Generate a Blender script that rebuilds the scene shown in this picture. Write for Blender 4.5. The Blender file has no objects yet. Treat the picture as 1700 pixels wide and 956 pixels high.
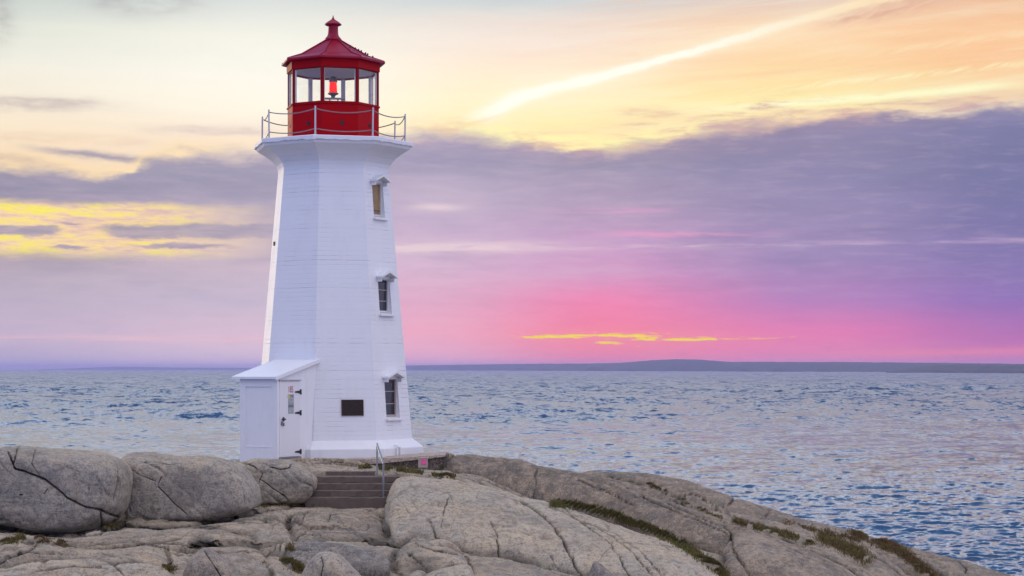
import bpy, bmesh, math, random
import numpy as np
from mathutils import Vector, Matrix

random.seed(7)
RNG = np.random.default_rng(11)
SC = bpy.context.scene
COL = SC.collection
PI = math.pi
R = math.radians

# ------------------------------------------------------------------ camera
F = 3300.0            # focal length in pixels of the 1700 px wide photograph
Z0 = 11.0             # eye height above the sea
HZ = 612.5            # row of the true horizon
cam = bpy.data.cameras.new('camera')
camo = bpy.data.objects.new('camera', cam)
COL.objects.link(camo)
camo.location = (0, 0, Z0)
camo.rotation_euler = (R(90), 0, 0)
cam.sensor_width = 36.0
cam.lens = 36.0 * F / 1700.0
cam.shift_y = (HZ - 478.0) / 1700.0
cam.clip_start = 0.5
cam.clip_end = 90000.0
SC.camera = camo
SC.render.resolution_x, SC.render.resolution_y = 1024, 576
SC.view_settings.view_transform = 'Standard'
SC.view_settings.look = 'None'
SC.view_settings.exposure = 0.0
SC.view_settings.gamma = 1.0
SC.view_settings.use_curve_mapping = False
SC.render.engine = 'CYCLES'
SC.cycles.use_denoising = True
SC.cycles.max_bounces = 8
SC.cycles.diffuse_bounces = 2
SC.cycles.glossy_bounces = 3
SC.cycles.transparent_max_bounces = 16
SC.cycles.volume_bounces = 0

SUN_AZ, SUN_EL = R(-46), R(6)       # to the left, behind the tower, low


# ------------------------------------------------------------ node helpers
class E:
    """a socket or number inside a node tree, with arithmetic"""
    def __init__(self, nt, s):
        self.nt, self.s = nt, s

    def _op(self, op, *a):
        n = self.nt.nodes.new('ShaderNodeMath')
        n.operation = op
        for i, v in enumerate((self,) + a):
            v = v.s if isinstance(v, E) else v
            if isinstance(v, (int, float)):
                n.inputs[i].default_value = v
            else:
                self.nt.links.new(v, n.inputs[i])
        return E(self.nt, n.outputs[0])

    def __add__(self, b): return self._op('ADD', b)
    __radd__ = __add__
    def __sub__(self, b): return self._op('SUBTRACT', b)
    def __rsub__(self, b): return (self * -1.0) + b
    def __mul__(self, b): return self._op('MULTIPLY', b)
    __rmul__ = __mul__
    def __truediv__(self, b): return self._op('DIVIDE', b)
    def max(self, b): return self._op('MAXIMUM', b)
    def min(self, b): return self._op('MINIMUM', b)
    def pow(self, b): return self._op('POWER', b)
    def abs(self): return self._op('ABSOLUTE')
    def exp(self): return self._op('EXPONENT')
    def sat(self): return self.max(0.0).min(1.0)
    def gauss(self, w):
        q = self / w
        return (q * q * -1.0).exp()

    def ss(self, a, b):
        """smoothstep from a to b"""
        n = self.nt.nodes.new('ShaderNodeMapRange')
        n.interpolation_type = 'SMOOTHSTEP'
        self.nt.links.new(self.s, n.inputs[0])
        for i, v in ((1, a), (2, b)):
            if isinstance(v, E): self.nt.links.new(v.s, n.inputs[i])
            else: n.inputs[i].default_value = v
        return E(self.nt, n.outputs[0])


def lin(c):
    return tuple((v / 255 / 12.92) if v / 255 <= .04045 else ((v / 255 + .055) / 1.055) ** 2.4 for v in c)


def nvec(nt, x, y, z=0.0):
    n = nt.nodes.new('ShaderNodeCombineXYZ')
    for i, v in enumerate((x, y, z)):
        if isinstance(v, E): nt.links.new(v.s, n.inputs[i])
        else: n.inputs[i].default_value = v
    return n.outputs[0]


def noise(nt, vec, scale=1.0, detail=4.0, rough=.5, dist=0.0, lac=2.0):
    n = nt.nodes.new('ShaderNodeTexNoise')
    n.inputs['Scale'].default_value = scale
    n.inputs['Detail'].default_value = detail
    n.inputs['Roughness'].default_value = rough
    n.inputs['Distortion'].default_value = dist
    n.inputs['Lacunarity'].default_value = lac
    if vec is not None: nt.links.new(vec, n.inputs['Vector'])
    return E(nt, n.outputs[0])


def mixc(nt, f, a, b, mode='MIX'):
    n = nt.nodes.new('ShaderNodeMix')
    n.data_type = 'RGBA'
    n.blend_type = mode
    for i, v in ((0, f), (6, a), (7, b)):
        v = v.s if isinstance(v, E) else v
        if isinstance(v, (int, float)): n.inputs[i].default_value = v
        elif isinstance(v, tuple): n.inputs[i].default_value = v + (1,) if len(v) == 3 else v
        else: nt.links.new(v, n.inputs[i])
    return n.outputs[2]


def ramp(nt, f, stops):
    n = nt.nodes.new('ShaderNodeValToRGB')
    el = n.color_ramp.elements
    while len(el) > 1: el.remove(el[-1])
    for i, (p, c) in enumerate(stops):
        e = el[0] if i == 0 else el.new(p)
        e.position = p
        e.color = tuple(c) + (1,)
    nt.links.new(f.s, n.inputs[0])
    return n.outputs[0]


def curve(nt, f, pts, lo, hi, vlo, vhi):
    """piecewise curve y(f); f mapped from lo..hi, value mapped to vlo..vhi"""
    n = nt.nodes.new('ShaderNodeFloatCurve')
    c = n.mapping.curves[0]
    P = [((x - lo) / (hi - lo), (y - vlo) / (vhi - vlo)) for x, y in pts]
    while len(c.points) > 2: c.points.remove(c.points[1])
    c.points[0].location = P[0]
    c.points[-1].location = P[-1]
    for p in P[1:-1]: c.points.new(*p)
    n.mapping.extend = 'HORIZONTAL'
    n.mapping.update()
    nt.links.new(((f - lo) / (hi - lo)).s, n.inputs['Value'])
    return E(nt, n.outputs[0]) * (vhi - vlo) + vlo


# ------------------------------------------------------------------- world
def build_world():
    w = bpy.data.worlds.new('World')
    SC.world = w
    w.use_nodes = True
    nt = w.node_tree
    nt.nodes.clear()
    out = nt.nodes.new('ShaderNodeOutputWorld')
    bg = nt.nodes.new('ShaderNodeBackground')
    nt.links.new(bg.outputs[0], out.inputs[0])
    tc = nt.nodes.new('ShaderNodeTexCoord')
    sep = nt.nodes.new('ShaderNodeSeparateXYZ')
    nt.links.new(tc.outputs['Generated'], sep.inputs[0])
    x, y, z = (E(nt, sep.outputs[i]) for i in range(3))
    hyp = (x * x + y * y).pow(.5).max(.0005)
    az = x._op('ARCTAN2', y)
    u = az * (F * 1.012) + 850.0                # azimuth, in 1/3300 rad
    v = 612.5 - (z / hyp) * (F * 1.012)         # elevation, downwards
    v = v.max(-6000.0)
    # warped coordinates for cloud edges
    wn = noise(nt, nvec(nt, u / 150.0, v / 52.0, 3.1), 1.0, 6, .58) - .5
    wn2 = noise(nt, nvec(nt, u / 62.0, v / 20.0, 8.3), 1.0, 6, .62) - .5
    wn3 = noise(nt, nvec(nt, u / 220.0, (v + u * .04) / 13.0, 1.7), 1.0, 5, .55) - .5

    def field(knots):
        fv = ((v + 60.0) / 690.0).sat()
        col = None
        for i, (uk, st) in enumerate(knots):
            r = ramp(nt, fv, [((vv + 60) / 690.0, lin(c)) for vv, c in st])
            if col is None: col = r
            else:
                col = mixc(nt, (u + wn * 60.0).ss(float(knots[i - 1][0]), float(uk)), col, r)
        return col

    clear = field([
        (0, [(-60, (186, 203, 205)), (0, (203, 212, 208)), (50, (226, 230, 218)), (110, (243, 240, 226)), (170, (251, 239, 218)), (235, (253, 230, 196)), (290, (250, 220, 184))]),
        (450, [(-60, (205, 215, 216)), (0, (222, 226, 222)), (55, (244, 243, 231)), (120, (254, 250, 236)), (180, (255, 246, 226)), (235, (254, 230, 202))]),
        (880, [(-60, (192, 203, 210)), (0, (209, 214, 216)), (26, (236, 223, 214)), (60, (248, 231, 218)), (100, (254, 230, 204)), (150, (255, 238, 192)), (200, (255, 237, 165)), (245, (255, 228, 168))]),
        (1300, [(-60, (212, 200, 200)), (0, (230, 208, 196)), (45, (254, 218, 180)), (100, (255, 217, 164)), (140, (255, 226, 160)), (170, (255, 238, 165)), (205, (255, 220, 178))]),
        (1700, [(-60, (222, 180, 160)), (0, (240, 192, 158)), (60, (254, 205, 158)), (110, (253, 201, 152)), (150, (252, 224, 176)), (190, (232, 210, 192))]),
    ])
    cloud = field([
        (0, [(240, (190, 176, 180)), (290, (160, 154, 172)), (335, (152, 146, 168)), (350, (172, 158, 174)), (430, (180, 165, 174)), (455, (188, 174, 188)), (500, (195, 180, 198)), (560, (206, 186, 205)), (600, (194, 181, 205))]),
        (430, [(235, (176, 164, 180)), (290, (165, 159, 181)), (340, (172, 163, 184)), (440, (204, 185, 199)), (500, (206, 190, 209)), (560, (229, 198, 213)), (600, (228, 204, 220))]),
        (700, [(212, (180, 166, 188)), (262, (168, 160, 186)), (320, (196, 180, 202)), (380, (204, 180, 206)), (440, (221, 187, 211)), (500, (232, 176, 201)), (550, (248, 175, 196)), (605, (246, 184, 205))]),
        (1000, [(235, (168, 152, 172)), (275, (162, 153, 178)), (340, (184, 162, 190)), (400, (204, 164, 202)), (450, (216, 156, 198)), (500, (248, 138, 180)), (550, (255, 134, 160)), (605, (255, 138, 164))]),
        (1350, [(185, (166, 146, 164)), (220, (148, 139, 168)), (290, (146, 139, 174)), (360, (157, 143, 181)), (430, (163, 141, 186)), (500, (189, 133, 190)), (550, (236, 128, 180)), (605, (247, 138, 174))]),
        (1700, [(175, (150, 144, 174)), (220, (125, 125, 164)), (300, (122, 122, 164)), (380, (128, 121, 170)), (450, (139, 122, 178)), (500, (148, 116, 185)), (560, (190, 113, 178)), (605, (226, 124, 172))]),
    ])
    # fine wisps over the clear part, drawn out along the wind
    wa_ = noise(nt, nvec(nt, u / 260.0, (v + u * .10) / 15.0, 1.7), 1.0, 6, .60, .25) - .5
    wb2 = noise(nt, nvec(nt, u / 420.0, (v - u * .03) / 40.0, 71.7), 1.0, 6, .60, .4) - .5
    clear = mixc(nt, (wb2 * 2.6).sat() * .34, clear, lin((255, 247, 228)))
    clear = mixc(nt, (wb2 * -2.6).sat() * .30, clear, mixc(nt, u.ss(500., 1300.), lin((222, 218, 212)), lin((244, 186, 138))))
    clear = mixc(nt, (wa_ * 3.2).sat() * .42 * u.ss(700., 1250.), clear, lin((255, 246, 212)))
    clear = mixc(nt, (wa_ * -3.2).sat() * .42 * u.ss(700., 1250.), clear, lin((247, 190, 142)))
    # vapour streak climbing to the upper right: ragged, bright, sharp below
    cu = curve(nt, u, [(700, 226), (760, 204), (800, 186), (878, 153), (1040, 110), (1160, 80), (1280, 46), (1400, 15), (1500, -6), (1640, -40)], 700, 1640, -60, 240)
    cw = curve(nt, u, [(700, 20), (800, 15), (880, 11), (1040, 7.5), (1200, 7), (1400, 8), (1640, 14)], 700, 1640, 0, 40)
    d = (v + wn * 12.0 + wn2 * 15.0 - cu) / cw
    tx = noise(nt, nvec(nt, u / 40.0, (v + u * .36) / 8.0, 90.0), 1.0, 6, .65)
    m = (d * d * -1.0).exp()
    m = (m * 1.35 + (tx - .5) * 1.1 * m).sat() * u.ss(740., 840.) * (1.0 - u.ss(1490., 1600.))
    core = mixc(nt, u.ss(1100., 1480.), lin((255, 255, 238)), lin((255, 230, 190)))
    wide = ((v + wn * 30.0 - cu) / (cw * 3.4)).gauss(1.0) * u.ss(740., 860.) * (1.0 - u.ss(1300., 1560.))
    clear = mixc(nt, wide * .30, clear, lin((255, 246, 214)))
    clear = mixc(nt, m, clear, core)
    m2 = ((v + wn2 * 22.0 - cu - 20.0) / 13.0).gauss(1.0) * u.ss(1330., 1420.) * (1.0 - u.ss(1500., 1640.)) * tx.ss(.3, .7)
    clear = mixc(nt, m2 * .8, clear, lin((222, 172, 148)))
    # thin orange line below it, near the bank
    d = v + wn2 * 9.0 - (213.0 - (u - 743.0) * .31)
    clear = mixc(nt, d.gauss(4.) * ((u - 775.0) / 45.0).gauss(1.0) * .6, clear, lin((246, 196, 132)))
    # second bright lines
    d2 = v + wn2 * 10.0 - (178.0 - (u - 1200.0) * .060)
    clear = mixc(nt, d2.gauss(6.5) * u.ss(1050., 1350.) * (1.0 - u.ss(1600., 1720.)), clear, lin((255, 253, 205)))
    d3 = v + wn2 * 10.0 - (152.0 - (u - 1200.0) * .075)
    clear = mixc(nt, d3.gauss(5.) * u.ss(1150., 1400.) * .7 * tx.ss(.35, .6), clear, lin((255, 246, 196)))
    d3 = v + wn2 * 12.0 - (120.0 - (u - 1200.0) * .11)
    clear = mixc(nt, d3.gauss(6.) * u.ss(1250., 1500.) * .6 * tx.ss(.35, .6), clear, lin((255, 226, 184)))
    # smoky tufts, upper left
    t = noise(nt, nvec(nt, u / 70.0, v / 26.0, 21.0), 1.0, 6, .62, .3)
    def tuft(vc, hv, uc, hu, k, col, c):
        g = ((v - float(vc) + wn2 * 16.0) / float(hv)).gauss(1.0) * ((u - float(uc)) / float(hu)).gauss(1.0)
        return mixc(nt, (t * 1.3 - .35).sat() * (g * 2.0).sat() * k, c, lin(col))
    clear = tuft(4, 22, 235, 75, 1.0, (166, 160, 164), clear)
    clear = tuft(40, 40, -5, 28, 1.3, (168, 166, 164), clear)
    clear = tuft(176, 8, 70, 90, 1.3, (186, 172, 172), clear)
    clear = tuft(187, 7, 40, 90, 1.1, (196, 180, 176), clear)
    clear = tuft(216, 8, 350, 80, 1.2, (206, 182, 184), clear)
    clear = tuft(234, 7, 60, 60, .9, (226, 196, 176), clear)
    clear = tuft(236, 8, 185, 50, .8, (226, 196, 176), clear)
    # the dark cloud bank and its ragged upper edge
    e = curve(nt, u, [(-200, 275), (0, 281), (60, 281), (110, 289), (165, 296), (205, 293), (235, 276), (270, 264), (300, 258), (400, 248), (470, 240), (560, 228), (640, 215),
                      (700, 213), (760, 215), (800, 222), (850, 233), (900, 236), (960, 244), (1020, 241), (1060, 231), (1110, 226), (1190, 212), (1250, 203), (1330, 198), (1420, 194), (1480, 192),
                      (1540, 193), (1580, 196), (1640, 185), (1720, 182), (1900, 172)], -200, 1900, 140, 320)
    wf_ = noise(nt, nvec(nt, u / 30.0, v / 12.0, 15.3), 1.0, 6, .65) - .5
    edge = v - e + wn * 34.0 + wn2 * 34.0 + wf_ * 13.0
    softn = noise(nt, nvec(nt, u / 120.0, v / 120.0, 33.3), 1.0, 3, .5).ss(.35, .65) * 17.0 + 7.0
    bank = (edge / softn).ss(-.8, 1.1)
    # half-lit vapour in front of and above it
    hz_ = noise(nt, nvec(nt, u / 95.0, v / 17.0, 5.5), 1.0, 6, .64, .3)
    halo = ((v - e + 6.0 + wn * 30.0) / 17.0).gauss(1.0) * hz_.ss(.42, .66)
    clear = mixc(nt, halo * u.ss(640., 760.) * .75, clear, mixc(nt, u.ss(900., 1250.), lin((240, 194, 150)), lin((206, 164, 166))))
    halo = ((v - e + 22.0 + wn * 30.0) / 15.0).gauss(1.0) * hz_.ss(.50, .70) * u.ss(960., 1060.) * (1.0 - u.ss(1430., 1560.))
    clear = mixc(nt, halo * .9, clear, mixc(nt, hz_.ss(.55, .75), lin((232, 186, 152)), lin((176, 146, 164))))
    halo = ((v - 183.0 + wn2 * 12.0) / 9.0).gauss(1.0) * ((u - 1072.0) / 48.0).gauss(1.0) * hz_.ss(.30, .6)
    clear = mixc(nt, halo * .8, clear, lin((226, 178, 146)))
    # long thin finger of cloud on the left
    fl = v + wn2 * 16.0 + wn * 12.0 + wf_ * 5.0 - (250.0 + (u - 20.0).max(0.) * .085)
    clear = mixc(nt, fl.gauss(6.0) * u.ss(5., 150.) * (1.0 - u.ss(240., 330.)), clear, lin((172, 160, 172)))
    fl = v + wn2 * 14.0 + wf_ * 5.0 - (266.0 + u * .12)
    clear = mixc(nt, fl.gauss(6.) * (1.0 - u.ss(40., 95.)) * .8, clear, lin((194, 172, 174)))
    # glowing rim just above the bank
    rim = ((edge + 11.0) / 12.0).gauss(1.0) * u.ss(720., 800.) * (1.0 - u.ss(1080., 1320.))
    clear = mixc(nt, rim * .8 * hz_.ss(.66, .45), clear, lin((255, 246, 168)))
    rim = ((edge + 6.0) / 12.0).gauss(1.0) * (1.0 - u.ss(300., 460.))
    clear = mixc(nt, rim * .65, clear, lin((255, 224, 172)))
    # lumps and veils inside the bank
    mo = noise(nt, nvec(nt, u / 210.0, v / 40.0, 12.0), 1.0, 6, .60, .4) - .5
    mf = noise(nt, nvec(nt, u / 70.0, v / 11.0, 17.0), 1.0, 6, .62, .3) - .5
    cloud = mixc(nt, (mo * 2.4).sat() * .42 * (1.0 - v.ss(440., 530.) * .7), cloud, mixc(nt, u.ss(900., 1500.), lin((226, 200, 212)), lin((160, 150, 198))))
    cloud = mixc(nt, (mo * -2.4).sat() * .46 * (1.0 - v.ss(430., 560.)), cloud, mixc(nt, u.ss(700., 1500.), lin((142, 138, 162)), lin((112, 111, 152))))
    cloud = mixc(nt, (mf * 2.6).sat() * .22 * (1.0 - v.ss(440., 530.) * .7), cloud, lin((232, 204, 214)))
    cloud = mixc(nt, (mf * -2.6).sat() * .16, cloud, lin((128, 120, 160)))
    lit = ((edge - 9.0) / 11.0).gauss(1.0) * hz_.ss(.45, .68) * u.ss(640., 720.) * (1.0 - u.ss(1350., 1560.))
    cloud = mixc(nt, lit * .55, cloud, lin((214, 178, 176)))
    sky = mixc(nt, bank, clear, cloud)
    # yellow breaks on the left: veils of lit vapour between grey shelves
    nb = noise(nt, nvec(nt, u / 95.0, (v - u * .015) / 15.0, 30.0), 1.0, 6, .64, .35)
    nc = noise(nt, nvec(nt, u / 38.0, (v - u * .015) / 7.0, 37.0), 1.0, 6, .65, .3)
    mixn = nb * .65 + nc * .35
    fade_r = 1.0 - (u + wn * 160.0).ss(240., 520.)
    band = (v + wn2 * 20.0 + wn * 14.0 + wf_ * 8.0).ss(332., 350.) * (1.0 - (v + wn2 * 16.0 + wf_ * 6.0).ss(412., 438.)) * (fade_r * .95 + .05) * (1.0 - u.ss(440., 540.))
    gold = mixc(nt, mixn.ss(.36, .52), lin((224, 190, 184)), lin((252, 220, 168)))
    gold = mixc(nt, mixn.ss(.47, .60) * fade_r, gold, lin((255, 236, 112)))
    gold = mixc(nt, mixn.ss(.56, .70) * fade_r, gold, lin((255, 250, 74)))
    gold = mixc(nt, u.ss(240., 420.) * .6, gold, lin((238, 214, 204)))
    sh = lambda c, h, ucv, k: ((v - float(c) + wn2 * 22.0 + wf_ * 9.0) / float(h)).gauss(1.0) * ucv * k
    dk = sh(386, 9, 1.0 - (u + wn * 90.0).ss(70., 140.), 1.0)
    dk = dk.max(sh(384, 14, (u + wn * 90.0).ss(110., 230.), 1.0))
    dk = dk.max(sh(408, 6, ((u - 300.0) / 100.0).gauss(1.0), .9))
    dk = dk.max(sh(415, 5, ((u - 115.0) / 40.0).gauss(1.0), .8))
    dk = dk.max(sh(372, 5, ((u - 120.0) / 30.0).gauss(1.0), .6))
    dkk = (dk * 1.25 + (.5 - nc) * 1.0 * dk).ss(.30, .95)
    gold = mixc(nt, ((dk * 1.6).sat() * (1.0 - dkk)) * .5, gold, lin((247, 206, 178)))
    gold = mixc(nt, dkk * .95, gold, mixc(nt, mf.ss(-.15, .15), lin((166, 154, 172)), lin((188, 172, 182))))
    sky = mixc(nt, band, sky, gold)
    # pale and pink streaks right of the tower
    ns = noise(nt, nvec(nt, u / 160.0, v / 12.0, 44.0), 1.0, 5, .6)
    d = v + wn2 * 9.0 - (409.0 - (u - 700.0) * .006)
    s1 = d.gauss(10.) * u.ss(560., 660.) * (1.0 - u.ss(820., 1010.)) * .62 * ns.ss(.30, .55) + d.gauss(5.0) * ns.ss(.42, .66) * u.ss(850., 1000.) * .48
    sky = mixc(nt, s1.sat(), sky, mixc(nt, u.ss(1000., 1500.), lin((247, 224, 222)), lin((222, 190, 216))))
    d = v + wn2 * 8.0 - 341.0
    sky = mixc(nt, d.gauss(6.) * ((u - 725.0) / 45.0).gauss(1.0) * .8, sky, lin((236, 214, 218)))
    d = v + wn2 * 8.0 - 386.0
    sky = mixc(nt, d.gauss(5.) * ((u - 1130.0) / 130.0).gauss(1.0) * .7 * ns.ss(.4, .6), sky, lin((246, 166, 204)))
    d = v + wn2 * 8.0 - 347.0
    sky = mixc(nt, d.gauss(4.) * ((u - 1030.0) / 90.0).gauss(1.0) * .6 * ns.ss(.4, .6), sky, lin((232, 166, 206)))
    d = v + wn2 * 7.0 - (587.0 - (u - 1500.0) * .02)
    sky = mixc(nt, d.gauss(7.) * u.ss(1250., 1520.) * .6, sky, lin((250, 140, 160)))
    d = v + wn2 * 6.0 - 563.0
    sky = mixc(nt, d.gauss(6.) * (1.0 - u.ss(380., 480.)) * ns.ss(.35, .6) * .55, sky, lin((248, 200, 204)))
    # sunset cracks low over the land
    yn = noise(nt, nvec(nt, u / 38.0, v / 3.6, 61.0), 1.0, 6, .66, .4)
    def crack(c, hw, uc, uw, k, slope=0.0):
        dd = v + wn2 * 9.0 - c - (u - float(uc)) * slope
        return ((yn - .5) * 2.3 + .26 + (dd / float(hw)).gauss(1.0) * ((u - float(uc)) / float(uw)).gauss(1.0) * .62).ss(.46, .80) * k * ((dd / (hw * 2.4)).gauss(1.0) * ((u - float(uc)) / (uw * 1.7)).gauss(1.0)).ss(.04, .35)
    yc = crack(557, 3.4, 935, 70, 1.0).max(crack(558, 6.0, 1050, 58, 1.0, .05)).max(crack(562, 3.6, 1150, 52, 1.0, -.03)).max(crack(569, 2.2, 1010, 40, .8)).max(crack(561, 2.6, 1240, 60, .45))
    sky = mixc(nt, ((v - 560.0) / 15.0).gauss(1.0) * ((u - 1050.0) / 190.0).gauss(1.0) * .35, sky, lin((255, 160, 160)))
    sky = mixc(nt, yc.ss(0., .45) * .7, sky, lin((255, 178, 118)))
    sky = mixc(nt, yc.ss(.25, .95), sky, lin((255, 228, 48)))
    # extra radiance round the hidden sun (brighter than the film can hold)
    glow = ((v - 165.0) / 130.0).gauss(1.0) * ((u - 760.0) / 560.0).gauss(1.0) * (1.0 - bank)
    sky = mixc(nt, glow * .10, sky, (1.55, 1.48, 1.36), 'MIX')
    # the rest of the dome: high sky and the side away from the sunset
    nis = nt.nodes.new('ShaderNodeTexSky')
    nis.sky_type = 'NISHITA'
    nis.sun_disc = False
    nis.sun_elevation = SUN_EL
    nis.sun_rotation = SUN_AZ
    nis.altitude = 10
    nscl = mixc(nt, 1.0, nis.outputs[0], (.05, .05, .05), 'MULTIPLY')
    side = (x / hyp).ss(-.40, .85)
    low = mixc(nt, side, BACK_LEFT, BACK_RIGHT)
    dome = mixc(nt, z.abs().ss(.05, .75), low, ZENITH)
    patch = noise(nt, tc.outputs['Generated'], 3.0, 5, .55).ss(.35, .7)
    dome = mixc(nt, patch * .25, dome, (.60, .55, .66))
    dome = mixc(nt, 1.0, dome, nscl, 'ADD')
    high = mixc(nt, 1.0, HIGH_FRONT, nscl, 'ADD')
    mid = mixc(nt, 1.0, MID_FRONT, nscl, 'ADD')
    vh = v * -1.0 + wn * 420.0 * (v * -1.0).ss(40., 400.)
    sky = mixc(nt, vh.ss(5., 300.), sky, mid)
    sky = mixc(nt, vh.ss(260., 950.), sky, high)
    sky = mixc(nt, (v * -1.0).ss(3200., 6000.), sky, ZENITH)
    front = (y / hyp).ss(.35, .93)
    sky = mixc(nt, front, dome, sky)
    nt.links.new(sky, bg.inputs[0])
    bg.inputs[1].default_value = 1.0
    w.cycles.sampling_method = 'MANUAL'
    w.cycles.sample_map_resolution = 1024


BACK_LEFT = (.01, .17, .80)
BACK_RIGHT = (.66, .66, 1.14)
ZENITH = (1.16, 1.12, 1.26)
MID_FRONT = (1.80, 1.88, 2.16)
HIGH_FRONT = (.13, .32, .72)
build_world()

sun = bpy.data.lights.new('sun', 'SUN')
suno = bpy.data.objects.new('sun', sun)
COL.objects.link(suno)
sun.energy = 1.1
sun.angle = R(8)
sun.color = (1.0, .80, .52)
sd = Vector((math.sin(SUN_AZ) * math.cos(SUN_EL), math.cos(SUN_AZ) * math.cos(SUN_EL), math.sin(SUN_EL)))
suno.rotation_euler = sd.to_track_quat('Z', 'Y').to_euler()


# --------------------------------------------------------------- utilities
def P(px, py, Y):
    return Vector(((px - 850.0) / F * Y, Y, Z0 - (py - HZ) / F * Y))


def tag(o, label=None, cat=None, group=None, kind=None):
    if label: o['label'] = label
    if cat: o['category'] = cat
    if group: o['group'] = group
    if kind: o['kind'] = kind
    return o


def empty(name, loc, rz=0.0):
    o = bpy.data.objects.new(name, None)
    o.empty_display_size = .3
    COL.objects.link(o)
    o.location = loc
    o.rotation_euler = (0, 0, rz)
    return o


def link(name, me, mat=None, parent=None):
    o = bpy.data.objects.new(name, me)
    COL.objects.link(o)
    if mat:
        for m in (mat if isinstance(mat, (list, tuple)) else [mat]): me.materials.append(m)
    if parent: o.parent = parent
    return o


def obj(name, bm, mat=None, parent=None, smooth=False, fix=True):
    me = bpy.data.meshes.new(name)
    if fix: bmesh.ops.recalc_face_normals(bm, faces=bm.faces)
    bm.to_mesh(me)
    bm.free()
    if smooth:
        me.polygons.foreach_set('use_smooth', [True] * len(me.polygons))
        if isinstance(smooth, float):
            me.set_sharp_from_angle(angle=smooth)
    return link(name, me, mat, parent)


def fast_mesh(name, V, Q):
    """V (n,3), Q (m,k) faces all of the same size"""
    me = bpy.data.meshes.new(name)
    n, m, k = len(V), len(Q), Q.shape[1]
    me.vertices.add(n)
    me.vertices.foreach_set('co', np.ascontiguousarray(V, dtype=np.float32).ravel())
    me.loops.add(m * k)
    me.loops.foreach_set('vertex_index', np.ascontiguousarray(Q, dtype=np.int32).ravel())
    me.polygons.add(m)
    me.polygons.foreach_set('loop_start', np.arange(0, m * k, k, dtype=np.int32))
    me.polygons.foreach_set('use_smooth', np.ones(m, dtype=bool))
    me.update(calc_edges=True)
    return me


def attr(me, name, a):
    at = me.attributes.new(name, 'FLOAT', 'POINT')
    at.data.foreach_set('value', np.ascontiguousarray(a, dtype=np.float32).ravel())


def grid_quads(n, m, wrap=False):
    i = np.arange(n * m).reshape(n, m)
    if wrap: i = np.concatenate([i, i[:1]], 0)
    return np.stack([i[:-1, :-1], i[1:, :-1], i[1:, 1:], i[:-1, 1:]], -1).reshape(-1, 4)


def _hash(ix, iy, iz, seed):
    h = (ix.astype(np.int64) * 374761393 + iy.astype(np.int64) * 668265263 + iz.astype(np.int64) * 2147483647 + seed * 974634533) & 0xffffffff
    h = ((h ^ (h >> 13)) * 1274126177) & 0xffffffff
    h = (h ^ (h >> 16)) & 0xffff
    return h / 65535.0


def vnoise(x, y, z=None, seed=0):
    x0, y0 = np.floor(x), np.floor(y)
    fx, fy = x - x0, y - y0
    fx = fx * fx * fx * (fx * (fx * 6 - 15) + 10)
    fy = fy * fy * fy * (fy * (fy * 6 - 15) + 10)
    def lay(iz):
        a = _hash(x0, y0, iz, seed); b = _hash(x0 + 1, y0, iz, seed)
        c = _hash(x0, y0 + 1, iz, seed); d = _hash(x0 + 1, y0 + 1, iz, seed)
        return (a * (1 - fx) + b * fx) * (1 - fy) + (c * (1 - fx) + d * fx) * fy
    if z is None: return lay(np.zeros_like(x0)) * 2 - 1
    z0 = np.floor(z); fz = z - z0
    fz = fz * fz * (3 - 2 * fz)
    return (lay(z0) * (1 - fz) + lay(z0 + 1) * fz) * 2 - 1


def fbm(x, y, z=None, seed=0, oct=4, rough=.5):
    t = 0; a = 1; s = 0
    for k in range(oct):
        f = 2.0 ** k
        # rotate every octave to hide the lattice
        ca, sa = math.cos(.7 * k + .3), math.sin(.7 * k + .3)
        xx, yy = (x * ca - y * sa) * f + 13.7 * k, (x * sa + y * ca) * f - 7.1 * k
        t = t + a * vnoise(xx, yy, None if z is None else z * f, seed + k * 17)
        s += a; a *= rough
    return t / s


def seg_dist(px, py, line):
    """pixel distance from arrays of points to a polyline"""
    best = np.full(px.shape, 1e9)
    for (x0, y0), (x1, y1) in zip(line[:-1], line[1:]):
        dx, dy = x1 - x0, y1 - y0
        t = np.clip(((px - x0) * dx + (py - y0) * dy) / (dx * dx + dy * dy + 1e-9), 0, 1)
        best = np.minimum(best, np.hypot(px - x0 - t * dx, py - y0 - t * dy))
    return best


def box(bm, x0, x1, y0, y1, z0, z1, M=None, bevel=0.0):
    vs = [bm.verts.new((x, y, z)) for z in (z0, z1) for y in (y0, y1) for x in (x0, x1)]
    fs = [(0, 2, 3, 1), (4, 5, 7, 6), (0, 1, 5, 4), (2, 6, 7, 3), (0, 4, 6, 2), (1, 3, 7, 5)]
    faces = [bm.faces.new([vs[i] for i in f]) for f in fs]
    if bevel:
        es = list({e for f in faces for e in f.edges})
        r = bmesh.ops.bevel(bm, geom=es, offset=bevel, segments=2, affect='EDGES', profile=.5)
        vs = list({v for f in r['faces'] for v in f.verts} | {v for v in vs if v.is_valid})
    if M is not None:
        for v in vs: v.co = M @ v.co
    return vs


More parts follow.
